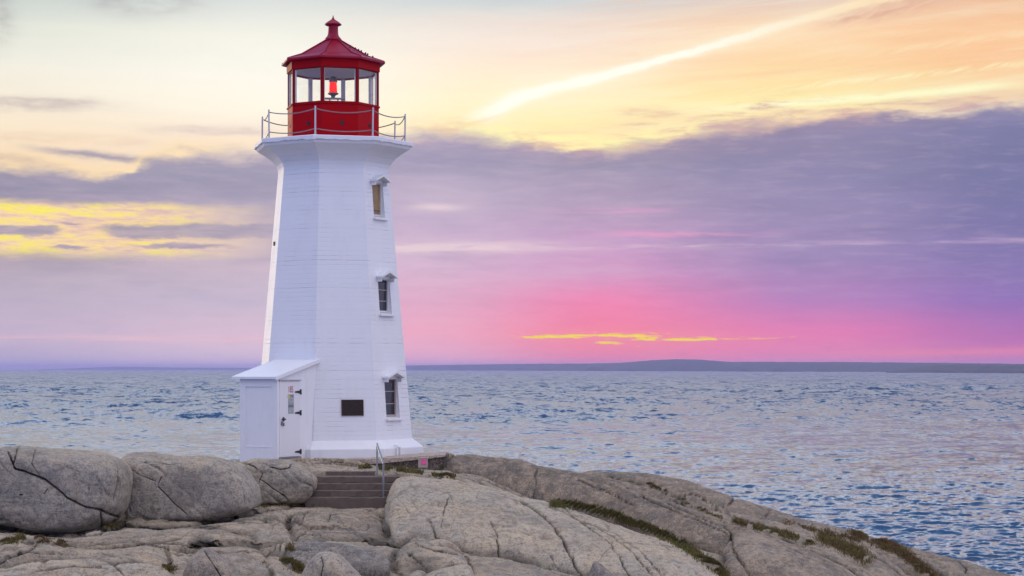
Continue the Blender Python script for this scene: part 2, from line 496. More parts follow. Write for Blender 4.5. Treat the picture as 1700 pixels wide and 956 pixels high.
def tube(bm, pts, r, n=8, cap=True):
    pts = [Vector(p) for p in pts]
    rings = []
    for i, p in enumerate(pts):
        a = pts[max(i - 1, 0)]; b = pts[min(i + 1, len(pts) - 1)]
        d = (b - a).normalized()
        up = Vector((0, 0, 1)) if abs(d.z) < .9 else Vector((1, 0, 0))
        s = d.cross(up).normalized(); t = s.cross(d)
        rr = r[i] if isinstance(r, (list, tuple)) else r
        rings.append([bm.verts.new(p + (s * math.cos(2 * PI * k / n) + t * math.sin(2 * PI * k / n)) * rr) for k in range(n)])
    for A, B in zip(rings[:-1], rings[1:]):
        for k in range(n): bm.faces.new((A[k], A[(k + 1) % n], B[(k + 1) % n], B[k]))
    if cap:
        bm.faces.new(rings[0][::-1]); bm.faces.new(rings[-1])


def lathe(bm, prof, n=24, c=(0, 0), phase=0.0, close=True):
    rings = []
    for r, z in prof:
        if r < 1e-5: rings.append([bm.verts.new((c[0], c[1], z))])
        else: rings.append([bm.verts.new((c[0] + r * math.sin(phase + 2 * PI * k / n), c[1] - r * math.cos(phase + 2 * PI * k / n), z)) for k in range(n)])
    for A, B in zip(rings[:-1], rings[1:]):
        for k in range(n):
            k2 = (k + 1) % n
            if len(A) == 1 and len(B) == 1: continue
            if len(A) == 1: bm.faces.new((A[0], B[k2], B[k]))
            elif len(B) == 1: bm.faces.new((A[k], A[k2], B[0]))
            else: bm.faces.new((A[k], A[k2], B[k2], B[k]))
    if close:
        if len(rings[0]) > 1: bm.faces.new(rings[0][::-1])
        if len(rings[-1]) > 1: bm.faces.new(rings[-1])
    return rings


# --------------------------------------------------------------- materials
def mat_new(name):
    m = bpy.data.materials.new(name)
    m.use_nodes = True
    nt = m.node_tree
    b = nt.nodes['Principled BSDF']
    return m, nt, b


def setc(nt, sock, v):
    if isinstance(v, E): v = v.s
    if isinstance(v, (int, float)): sock.default_value = v
    elif isinstance(v, tuple): sock.default_value = v + (1,) if len(v) == 3 else v
    else: nt.links.new(v, sock)


def pos(nt, obj_space=False):
    if obj_space:
        return nt.nodes.new('ShaderNodeTexCoord').outputs['Object']
    return nt.nodes.new('ShaderNodeNewGeometry').outputs['Position']


def bump(nt, b, h, dist, strength=1.0):
    n = nt.nodes.new('ShaderNodeBump')
    n.inputs['Distance'].default_value = dist
    n.inputs['Strength'].default_value = strength
    nt.links.new(h.s, n.inputs['Height'])
    nt.links.new(n.outputs[0], b.inputs['Normal'])
    return n


def scalev(nt, v, s):
    n = nt.nodes.new('ShaderNodeVectorMath')
    n.operation = 'MULTIPLY'
    nt.links.new(v, n.inputs[0])
    n.inputs[1].default_value = s
    return n.outputs[0]


def paint(name, col, rough=.5, dirt=.25, dcol=(.30, .27, .22), lines=0.0, spec=.5, wear=0.0, wcol=(.4, .4, .4)):
    m, nt, b = mat_new(name)
    p = pos(nt, True)
    n1 = noise(nt, p, 1.6, 5, .6)
    n2 = noise(nt, scalev(nt, p, (7., 7., 1.2)), 1.0, 4, .6)      # runs
    n3 = noise(nt, p, 40.0, 3, .6)
    c = mixc(nt, (n1 * .6 + n2 * .7).ss(.60, 1.0) * dirt, col, dcol)
    c = mixc(nt, n3.ss(.3, .75) * .10, c, tuple(v * .72 for v in col))
    h = n3 * .12 + n1 * .2
    rr = noise(nt, scalev(nt, p, (9., 9., .55)), 1.0, 4, .7).ss(.66, .80) * noise(nt, p, .9, 3, .6).ss(.45, .65)
    if col[1] > .5: c = mixc(nt, rr * .42, c, (.42, .30, .20))
    if lines:
        sep = nt.nodes.new('ShaderNodeSeparateXYZ')
        nt.links.new(p, sep.inputs[0])
        z = E(nt, sep.outputs[2])
        zz = z + (noise(nt, scalev(nt, p, (.5, .5, 1.0)), 1.0, 2) - .5) * .05
        fr = (zz / lines)._op('FRACT')
        fl = (zz / lines)._op('FLOOR')
        wn = nt.nodes.new('ShaderNodeTexWhiteNoise')
        wn.noise_dimensions = '1D'
        nt.links.new(fl.s, wn.inputs['W'])
        rv = E(nt, wn.outputs['Value'])
        lap = noise(nt, scalev(nt, p, (2.2, 2.2, .6)), 1.0, 3, .6).ss(.42, .62)
        groove = ((fr - .5).abs() - .5).gauss(.07) * (rv.ss(.3, 1.0) * .75 + .2) * (lap * .8 + .2)
        c = mixc(nt, groove * .46, c, (.34, .36, .44))
        c = mixc(nt, rv * .12, c, tuple(v * .82 for v in col))
        h = h - groove * .8 + rv * .25
    if wear:
        w = noise(nt, p, 9.0, 5, .65).ss(.66, .74)
        c = mixc(nt, w * wear, c, wcol)
    setc(nt, b.inputs['Base Color'], c)
    setc(nt, b.inputs['Roughness'], (n1 * .2 + rough - .1))
    b.inputs['Specular IOR Level'].default_value = spec
    bump(nt, b, h, .012)
    return m


def simple(name, col, rough=.5, metal=0.0, var=.3, scale=8.0):
    m, nt, b = mat_new(name)
    n = noise(nt, pos(nt, True), scale, 5, .6)
    setc(nt, b.inputs['Base Color'], mixc(nt, n.ss(.3, .75) * var, col, tuple(v * .45 for v in col)))
    setc(nt, b.inputs['Roughness'], (n * .25 + rough - .12).sat())
    b.inputs['Metallic'].default_value = metal
    bump(nt, b, n, .004)
    return m


WHITE = paint('white_paint', (.78, .78, .79), .55, .16, (.46, .43, .40), lines=.135)
WHITE_FLAT = paint('white_trim_paint', (.78, .78, .79), .5, .20, (.45, .40, .34))
WHITE_ROOF = paint('white_roof_paint', (.74, .76, .80), .45, .12, (.5, .5, .5))
DOORPAINT = paint('door_paint', (.73, .725, .735), .45, .10, (.5, .45, .4))
RED = paint('red_paint', (.36, .001, .005), .5, .22, (.20, .002, .008), spec=.06)
REDROOF = paint('red_roof_paint', (.27, .002, .026), .40, .25, (.15, .002, .016), spec=.22)
REDTRIM = paint('red_trim_paint', (.21, .0015, .006), .45, .2, (.10, .001, .004), spec=.1)
GREYIN = paint('lantern_inner_paint', (.62, .62, .62), .6, .2)
STEEL = simple('galvanized_steel', (.27, .29, .32), .45, .6, .3, 14)
CHAINM = simple('chain_steel', (.23, .22, .23), .5, .6, .3, 14)
BLACKM = simple('black_iron', (.02, .02, .025), .45, .3, .4, 20)
DARKMET = simple('lamp_metal', (.12, .12, .13), .45, .6)
TABLEM = simple('table_metal', (.34, .35, .36), .45, .4)
FRAMEM = paint('window_frame_paint', (.42, .33, .29), .6, .3)
LAMPCAP = simple('lamp_cap_metal', (.16, .14, .14), .5, .5)


POSTM = paint('worn_backlit_post_paint', (.46, .46, .50), .6, .35, (.25, .24, .23), wear=.5, wcol=(.3, .29, .28))  # grey base paints in the backlit shade of white posts, plus wear


def bronze():
    m, nt, b = mat_new('bronze_plaque')
    p = pos(nt, True)
    sep = nt.nodes.new('ShaderNodeSeparateXYZ'); nt.links.new(p, sep.inputs[0])
    n = noise(nt, p, 30, 4, .7)
    c = mixc(nt, n.ss(.4, .7), (.016, .010, .010), (.045, .020, .018))
    setc(nt, b.inputs['Base Color'], c)
    b.inputs['Metallic'].default_value = .4
    b.inputs['Roughness'].default_value = .55
    bump(nt, b, n, .02)
    return m


def glass(name, rough=.02):
    m, nt, b = mat_new(name)
    nt.nodes.remove(b)
    out = [n for n in nt.nodes if n.type == 'OUTPUT_MATERIAL'][0]
    t = nt.nodes.new('ShaderNodeBsdfTransparent')
    t.inputs[0].default_value = (.995, .995, .99, 1)
    g = nt.nodes.new('ShaderNodeBsdfGlossy')
    g.inputs['Roughness'].default_value = rough
    lw_ = nt.nodes.new('ShaderNodeLayerWeight'); lw_.inputs[0].default_value = .5
    frv = E(nt, lw_.outputs['Facing']).pow(5.0) * .85 + .02
    mx = nt.nodes.new('ShaderNodeMixShader')
    d = nt.nodes.new('ShaderNodeBsdfDiffuse'); d.inputs[0].default_value = (.75, .75, .75, 1)
    film = nt.nodes.new('ShaderNodeMixShader')
    n = noise(nt, pos(nt, True), 3.0, 4, .6)
    setc(nt, film.inputs[0], n.ss(.4, .8) * .03)
    nt.links.new(t.outputs[0], film.inputs[1]); nt.links.new(d.outputs[0], film.inputs[2])
    nt.links.new(frv.s, mx.inputs[0])
    nt.links.new(film.outputs[0], mx.inputs[1]); nt.links.new(g.outputs[0], mx.inputs[2])
    nt.links.new(mx.outputs[0], out.inputs[0])
    return m


GLASS = glass('lantern_glass')


def darkglass(name, col, rough=.12):
    m, nt, b = mat_new(name)
    n = noise(nt, pos(nt, True), 4.0, 4, .6)
    setc(nt, b.inputs['Base Color'], mixc(nt, n.ss(.35, .7) * .6, col, tuple(v * .5 for v in col)))
    b.inputs['Roughness'].default_value = rough
    b.inputs['Specular IOR Level'].default_value = .45
    return m


PANE_DARK = darkglass('dark_window_glass', (.030, .033, .040))
PANE_AMBER = darkglass('amber_window_glass', (.33, .21, .085), .35)  # opaque pane coloured amber
BRONZE = bronze()
REDNUM = simple('red_number_paint', (.45, .05, .08), .6, 0, .3, 30)
YELLOW = simple('yellow_sticker', (.75, .60, .03), .5, 0, .1)
PINK = simple('pink_plastic', (.85, .10, .32), .5, 0, .12, 12)


def rocklike(name, attrs=True, base=(.40, .357, .292), warm=(.45, .368, .268), cool=(.28, .27, .25), gain=1.0):
    m, nt, b = mat_new(name)
    p = pos(nt)
    big = noise(nt, p, .55, 4, .6, .6)
    mid = noise(nt, p, 2.6, 6, .62, .3)
    fine = noise(nt, p, 17.0, 4, .75)
    spk = noise(nt, p, 26.0, 3, .85)
    streak = noise(nt, scalev(nt, p, (.9, 3.0, 5.5)), 1.0, 5, .65, .8)
    sc = lambda c: tuple(v * gain for v in c)
    c = mixc(nt, big.ss(.36, .62), sc(warm), sc(base))
    c = mixc(nt, (mid * .7 + streak * .3).ss(.47, .64) * .75, c, sc(cool))
    if attrs:
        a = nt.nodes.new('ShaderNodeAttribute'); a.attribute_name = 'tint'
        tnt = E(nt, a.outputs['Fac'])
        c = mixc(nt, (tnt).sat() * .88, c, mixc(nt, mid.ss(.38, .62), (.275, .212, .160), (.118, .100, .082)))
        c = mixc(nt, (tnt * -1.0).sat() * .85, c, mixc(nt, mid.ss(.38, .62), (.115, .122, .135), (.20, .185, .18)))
    c = mixc(nt, streak.ss(.56, .72) * .45, c, (.125, .118, .122))
    c = mixc(nt, fine.ss(.50, .66) * .62, c, (.085, .08, .088))
    c = mixc(nt, spk.ss(.54, .66) * .65, c, (.55, .50, .49))
    c = mixc(nt, spk.ss(.46, .34) * .70, c, (.055, .052, .06))
    mott = noise(nt, p, 6.5, 5, .78, .3)
    c = mixc(nt, mott.ss(.50, .64) * .55, c, (.12, .108, .105))
    c = mixc(nt, mott.ss(.48, .36) * .40, c, (.50, .45, .37))
    blot = noise(nt, p, 1.1, 6, .68, .5).ss(.50, .68)
    c = mixc(nt, blot * .55, c, mixc(nt, fine.ss(.4, .6), (.115, .098, .092), (.20, .172, .16)))
    lich = noise(nt, p, 6.0, 6, .75).ss(.63, .69)
    c = mixc(nt, lich * .55, c, (.070, .072, .078))
    och = noise(nt, scalev(nt, p, (1., 1.3, 1.7)), 1.3, 4, .6).ss(.60, .74)
    c = mixc(nt, och * .35, c, (.26, .175, .09))
    h = mid * .75 + mott * .30 + fine * .16 + spk * .05 + streak * .45
    if attrs:
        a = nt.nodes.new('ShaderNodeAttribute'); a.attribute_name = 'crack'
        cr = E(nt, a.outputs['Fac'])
        c = mixc(nt, (cr * 1.15 + (mid - .5) * .35 * cr).sat() * .92, c, (.030, .026, .022))  # soil in the cracks, plus shade painted into creases and boulder feet
    c = mixc(nt, 1.0, c, (.98, .945, .85), 'MULTIPLY')
    setc(nt, b.inputs['Base Color'], c)
    b.inputs['Roughness'].default_value = .86
    b.inputs['Specular IOR Level'].default_value = .25
    bump(nt, b, h, .10, .85)
    return m


ROCK = rocklike('granite_bedrock', gain=1.26)
BOULDER = rocklike('granite_boulder', True, (.40, .372, .332), (.45, .385, .305), (.28, .275, .262))
CONC = rocklike('weathered_concrete', False, (.155, .098, .074), (.175, .112, .084), (.115, .080, .064))
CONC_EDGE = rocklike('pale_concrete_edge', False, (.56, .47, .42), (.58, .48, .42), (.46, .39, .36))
CONC_DARK = rocklike('dark_brown_concrete', False, (.10, .072, .055), (.11, .078, .055), (.075, .058, .048))  # dark brown tone of the footing under the pale slab


# ------------------------------------------------------------- the bedrock
COLS = np.concatenate([np.linspace(-1500, -160, 90)[:-1], np.arange(-160, 1860, 1.55), np.linspace(1860, 3300, 90)[1:]])
ROWS = np.concatenate([np.linspace(3, 34, 50)[:-1], np.arange(34, 52, .040), np.arange(52, 62, .065), np.arange(62, 72, .14), np.linspace(72, 104, 70)])
NC, NR = len(COLS), len(ROWS)
PX = np.repeat(COLS[:, None], NR, 1)
YY = np.repeat(ROWS[None, :], NC, 0)
XX = (PX - 850.0) / F * YY


def smooth1(a, s):
    k = np.exp(-.5 * (np.arange(-3 * s, 3 * s + 1) / s) ** 2)
    k /= k.sum()
    return np.convolve(np.pad(a, 3 * s, 'edge'), k, 'valid')


def sstep(x, a, b):
    t = np.clip((x - a) / (b - a), 0, 1)
    return t * t * (3 - 2 * t)


# lower shelf in front of the boulders, plateau under the tower
wob = fbm(XX * .35, YY * .35, seed=3, oct=3)
dlow = np.interp(ROWS, [3, 30, 38.5, 40.6, 42, 44, 46, 49, 52], [3.9, 3.98, 3.95, 3.74, 3.60, 3.50, 3.44, 3.335, 3.3])[None, :]
dlow = dlow + np.interp(COLS, [-1500, -400, -100, 400, 640, 760, 1000, 1500, 3300], [4.0, .6, .02, 0, .03, .35, .9, 3.0, 9.0])[:, None]
dlow = dlow + wob * .05
dlow = dlow + .20 * (sstep(COLS, 455, 500) * (1 - sstep(COLS, 660, 700)))[:, None] * (1 - sstep(ROWS, 47.6, 48.6))[None, :]
Yb = np.interp(COLS, [-1500, -200, 0, 120, 250, 431, 500, 514, 520, 655, 668, 720, 3300], [45.6, 45.4, 45.2, 45.4, 46.8, 49.7, 50.1, 50.62, 50.62, 50.62, 49.6, 49.0, 48.0])[:, None]
dplat = np.interp(COLS, [-1500, -500, -100, 300, 372, 392, 470, 560, 690, 745, 850, 1000, 1400, 2000, 3300], [9, 4.4, 3.5, 3.35, 3.2, 2.68, 2.60, 2.60, 2.60, 2.62, 3.2, 4.0, 5.6, 8.5, 12])[:, None]
dplat = dplat + .29 * sstep(COLS, 545, 680)[:, None] * sstep(ROWS, 50.8, 55.5)[None, :] * (1 - sstep(ROWS, 56.6, 57.4)[None, :])
back0 = np.interp(COLS, [-1500, 390, 420, 690, 760, 3300], [55, 58, 60.5, 60.5, 59, 60])[:, None]
dplat = dplat + np.maximum(YY - back0, 0) * .42
dplat = dplat + wob * .035
tr = sstep(YY, Yb - .06, Yb + .06)
GROUND = Z0 - (dlow * (1 - tr) + dplat * tr)

#       pts: (column, row, depth); wf/hf front width & fall, wb/hb back
LAYERS = [  # high tint on the right-hand ridges paints in shade on their steep faces
    dict(n='R1', tint=-.12, wf=5.6, hf=1.30, el=.62, wb=3.0, hb=.8, s=5, pts=[(618, 900, 46.6), (632, 868, 47.2), (640, 836, 48.0), (646, 806, 48.6), (662, 794, 49.0), (697, 789.5, 49.2), (737, 794, 49.1), (783, 802.6, 48.9), (829, 812.5, 48.6),
              (865, 825, 48.2), (912, 835, 47.9), (938, 842, 47.6), (994, 862, 47), (1060, 885, 46.2), (1102, 897.6, 45.6), (1135, 914, 45), (1163, 933, 44.4), (1192, 956, 43.8), (1300, 1040, 42), (1500, 1250, 40)]),
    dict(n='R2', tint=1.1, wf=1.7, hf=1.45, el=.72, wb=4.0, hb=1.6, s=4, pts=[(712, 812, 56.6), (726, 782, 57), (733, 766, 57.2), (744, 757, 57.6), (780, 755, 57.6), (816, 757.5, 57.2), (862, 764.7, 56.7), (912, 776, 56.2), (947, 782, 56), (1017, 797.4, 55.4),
              (1064, 817, 54.4), (1112, 834, 53.9), (1182, 860, 53.2), (1210, 868, 53), (1239, 874, 52.7), (1304, 890.6, 52.2), (1370, 914, 51.7), (1417, 937.6, 51.2), (1446, 956, 50.9), (1560, 1040, 50), (1800, 1250, 49)]),
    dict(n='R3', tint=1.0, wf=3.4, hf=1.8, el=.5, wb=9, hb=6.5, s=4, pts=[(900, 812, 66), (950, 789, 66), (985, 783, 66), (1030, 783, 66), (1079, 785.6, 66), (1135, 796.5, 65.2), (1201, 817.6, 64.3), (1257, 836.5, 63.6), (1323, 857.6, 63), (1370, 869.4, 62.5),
              (1417, 881, 62), (1488, 902.4, 61.4), (1559, 921, 60.9), (1606, 933, 60.5), (1676, 956, 60), (1800, 1005, 59), (2000, 1090, 57.5), (2600, 1400, 54)]),
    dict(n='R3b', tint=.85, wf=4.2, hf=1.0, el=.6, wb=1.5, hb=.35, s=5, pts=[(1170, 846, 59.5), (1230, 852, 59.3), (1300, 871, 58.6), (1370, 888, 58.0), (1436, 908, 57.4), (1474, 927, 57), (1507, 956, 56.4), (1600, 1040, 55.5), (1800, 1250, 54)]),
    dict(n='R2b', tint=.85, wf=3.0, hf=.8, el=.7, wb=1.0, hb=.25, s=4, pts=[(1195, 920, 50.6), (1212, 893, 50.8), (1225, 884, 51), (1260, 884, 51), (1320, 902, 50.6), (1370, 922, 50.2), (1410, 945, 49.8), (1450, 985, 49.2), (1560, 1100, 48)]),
    dict(n='S0', tint=.6, wf=4.6, hf=.42, el=.55, wb=1.2, hb=.2, s=5, pts=[(446, 900, 45), (466, 872, 46.2), (490, 851, 47.4), (549, 839, 48.2), (600, 842.5, 48.1), (632, 853.6, 47.6), (665, 881, 46.2), (684, 898, 45), (704, 935, 44)]),
    dict(n='S1', tint=.3, wf=.85, hf=.40, el=.5, wb=1.5, hb=.12, s=3, pts=[(296, 925, 41), (312, 899, 41.2), (330, 892, 41.3), (362, 897.5, 41.3), (420, 899, 41.2), (474, 898, 41.2), (482, 903, 41.1), (490, 940, 41)]),
    dict(n='S2', tint=-.9, wf=1.0, hf=.62, el=.45, wb=1.4, hb=.15, s=3, pts=[(462, 940, 40.2), (472, 915, 40.4), (481, 902, 40.6), (520, 899, 40.6), (566, 904.5, 40.5), (612, 912, 40.3), (640, 919, 40.1), (650, 927, 40), (656, 975, 39.8)]),
    dict(n='S3', tint=.25, wf=2.4, hf=.55, el=.7, wb=1.2, hb=.25, s=4, pts=[(636, 950, 41.2), (648, 922, 41.6), (661, 911, 41.9), (697, 897.5, 42.2), (737, 900, 42.1), (763, 914, 41.6), (780, 930, 41.2), (800, 990, 40.6)]),
    dict(n='S4', tint=.1, wf=1.2, hf=.5, el=.6, wb=.8, hb=.2, s=3, pts=[(690, 985, 39), (700, 952, 39.3), (730, 941, 39.5), (768, 934, 39.6), (782, 938, 39.5), (800, 985, 39.2)]),
    dict(n='S5', tint=.5, wf=1.3, hf=.34, el=.6, wb=1.5, hb=.2, s=4, pts=[(-120, 918, 37.6), (-40, 916, 37.6), (20, 912, 37.7), (60, 909.5, 37.9), (110, 911, 37.9), (160, 915, 37.8), (200, 922, 37.6), (240, 934, 37.3), (270, 970, 37)]),
    dict(n='S6', tint=-.25, wf=1.2, hf=.5, el=.6, wb=.9, hb=.22, s=4, pts=[(-120, 946, 36.2), (-20, 946, 36.2), (20, 941, 36.2), (75, 930, 36.4), (120, 926.5, 36.5), (165, 929, 36.5), (188, 936, 36.4), (200, 933, 36.5), (236, 929, 36.6), (265, 937, 36.4), (285, 948, 36.2), (300, 990, 36)]),
    dict(n='S7', tint=-.45, wf=1.2, hf=.45, el=.6, wb=.8, hb=.2, s=3, pts=[(330, 960, 38), (350, 926, 38.2), (390, 919, 38.6), (420, 927, 38.4), (446, 940, 38.2), (470, 980, 38)]),
    dict(n='S8', tint=.45, wf=2.6, hf=.22, el=.6, wb=2.0, hb=.12, s=5, pts=[(60, 905, 41.6), (110, 892, 41.8), (200, 880, 42.5), (290, 873, 43.4), (360, 880, 43), (420, 890, 42.2), (450, 910, 41.6)]),
    dict(n='S9', tint=.5, wf=1.5, hf=.28, el=.5, wb=1.4, hb=.1, s=4, pts=[(-160, 893, 40.4), (-60, 890, 40.5), (30, 890, 40.6), (60, 898, 40.4), (130, 905, 40.3), (200, 901, 40.4), (250, 905, 40.2), (285, 925, 40)]),
]
ZL = [GROUND]
for L in LAYERS:
    q = np.array(L['pts'], dtype=float)
    yc = smooth1(np.interp(COLS, q[:, 0], q[:, 2]), L['s'])
    pyc = np.interp(COLS, q[:, 0], q[:, 1])
    out_l = np.maximum(q[0, 0] - COLS, 0) * 3 + np.maximum(COLS - q[-1, 0], 0) * 3
    pyc = smooth1(pyc + out_l, L['s'])
    zc = Z0 - (pyc - HZ) / F * yc
    dep = yc[:, None] + fbm(XX * .5, YY * .5, seed=len(L['n']) * 7 + int(abs(q[0, 0])), oct=2) * .22 * L['wf'] / 3
    tf = (dep - YY) / L['wf']
    tb = (YY - dep) / L['wb']
    t = np.clip(tf, 0, 1)
    pf = (1 - L['el']) * t ** 1.7 + L['el'] * (1 - np.sqrt(np.maximum(1 - t * t, 0)))
    pf = pf * L['hf'] + np.maximum(tf - 1, 0) * L['wf'] * 2.0
    t = np.clip(tb, 0, 1)
    pb = (.5 * t ** 1.6 + .5 * (1 - np.sqrt(np.maximum(1 - t * t, 0)))) * L['hb'] + np.maximum(tb - 1, 0) * L['wb'] * .9
    ZL.append(zc[:, None] - np.where(tf > 0, pf, pb))
ST = np.stack(ZL, 0)
LID = ST.argmax(0)
ZZ = ST.max(0)
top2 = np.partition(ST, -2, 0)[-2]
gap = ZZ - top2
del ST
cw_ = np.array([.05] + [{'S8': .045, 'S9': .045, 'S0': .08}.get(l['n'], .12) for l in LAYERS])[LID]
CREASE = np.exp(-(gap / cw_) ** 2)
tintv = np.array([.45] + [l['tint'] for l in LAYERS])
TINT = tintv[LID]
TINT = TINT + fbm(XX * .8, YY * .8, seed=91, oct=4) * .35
# relief
rel = fbm(XX * .55, YY * .55, seed=41, oct=3) * .050 + fbm(XX * 1.7, YY * 1.7, ZZ * 1.7, seed=43, oct=5, rough=.6) * .062
rid = 1 - np.abs(fbm(XX * .9 + .35 * YY, YY * 1.1 - .2 * XX, ZZ * 2.2, seed=57, oct=4))
rel = rel - np.clip(rid - .92, 0, 1) * .75
rel = rel + fbm(XX * 6, YY * 6, ZZ * 6, seed=47, oct=3) * .009
fade = sstep(YY, 20, 33)
ZZ = ZZ + rel * fade
def cells(x, y, seed):
    '''distance to the border and a random value of the jittered cell'''
    ix, iy = np.floor(x), np.floor(y)
    d1 = np.full(x.shape, 9.0); d2 = np.full(x.shape, 9.0); val = np.zeros(x.shape)
    gx = np.zeros(x.shape); gy = np.zeros(x.shape)
    o = np.zeros_like(ix)
    for i in (-1, 0, 1):
        for j in (-1, 0, 1):
            cx, cy = ix + i, iy + j
            qx = cx + .15 + .7 * _hash(cx, cy, o, seed); qy = cy + .15 + .7 * _hash(cx, cy, o, seed + 1)
            d = np.hypot(x - qx, y - qy)
            n = d < d1
            d2 = np.where(n, d1, np.minimum(d2, d)); d1 = np.where(n, d, d1)
            val = np.where(n, _hash(cx, cy, o, seed + 2), val)
            gx = np.where(n, (x - qx) * (_hash(cx, cy, o, seed + 3) - .5), gx)
            gy = np.where(n, (y - qy) * (_hash(cx, cy, o, seed + 4) - .5), gy)
    return d2 - d1, val, gx + gy


vis = YY > 33
CELLC = np.zeros_like(ZZ)
xx, yy = XX[vis], YY[vis]
xr = xx * .92 + yy * .38 + fbm(xx * .9, yy * .9, seed=301, oct=3) * .35
yr = yy * .92 - xx * .38 + fbm(xx * .9, yy * .9, seed=303, oct=3) * .35
bd, val, til = cells(xr / 1.9, yr / 1.0, 311)
isg = np.array([1.0] + [{'S': .9}.get(l['n'][0], .10) for l in LAYERS])[LID[vis]]
isg = isg * np.clip(.5 + 1.2 * fbm(xx * .4, yy * .4, seed=333, oct=2), .15, 1)
blk = ((val - .5) * .13 + til * .30) * isg * np.clip(bd / .10, 0, 1)
ck = np.exp(-(bd / .035) ** 2) * isg
ZZ[vis] += blk - ck * .05
CELLC[vis] = ck
# fall into the sea at the back
ZZ = np.where(YY > 72, ZZ - (YY - 72) * .5, ZZ)
ZZ = np.maximum(ZZ, -1.5)

PYV = HZ + F * (Z0 - ZZ) / YY          # photo row of every vertex

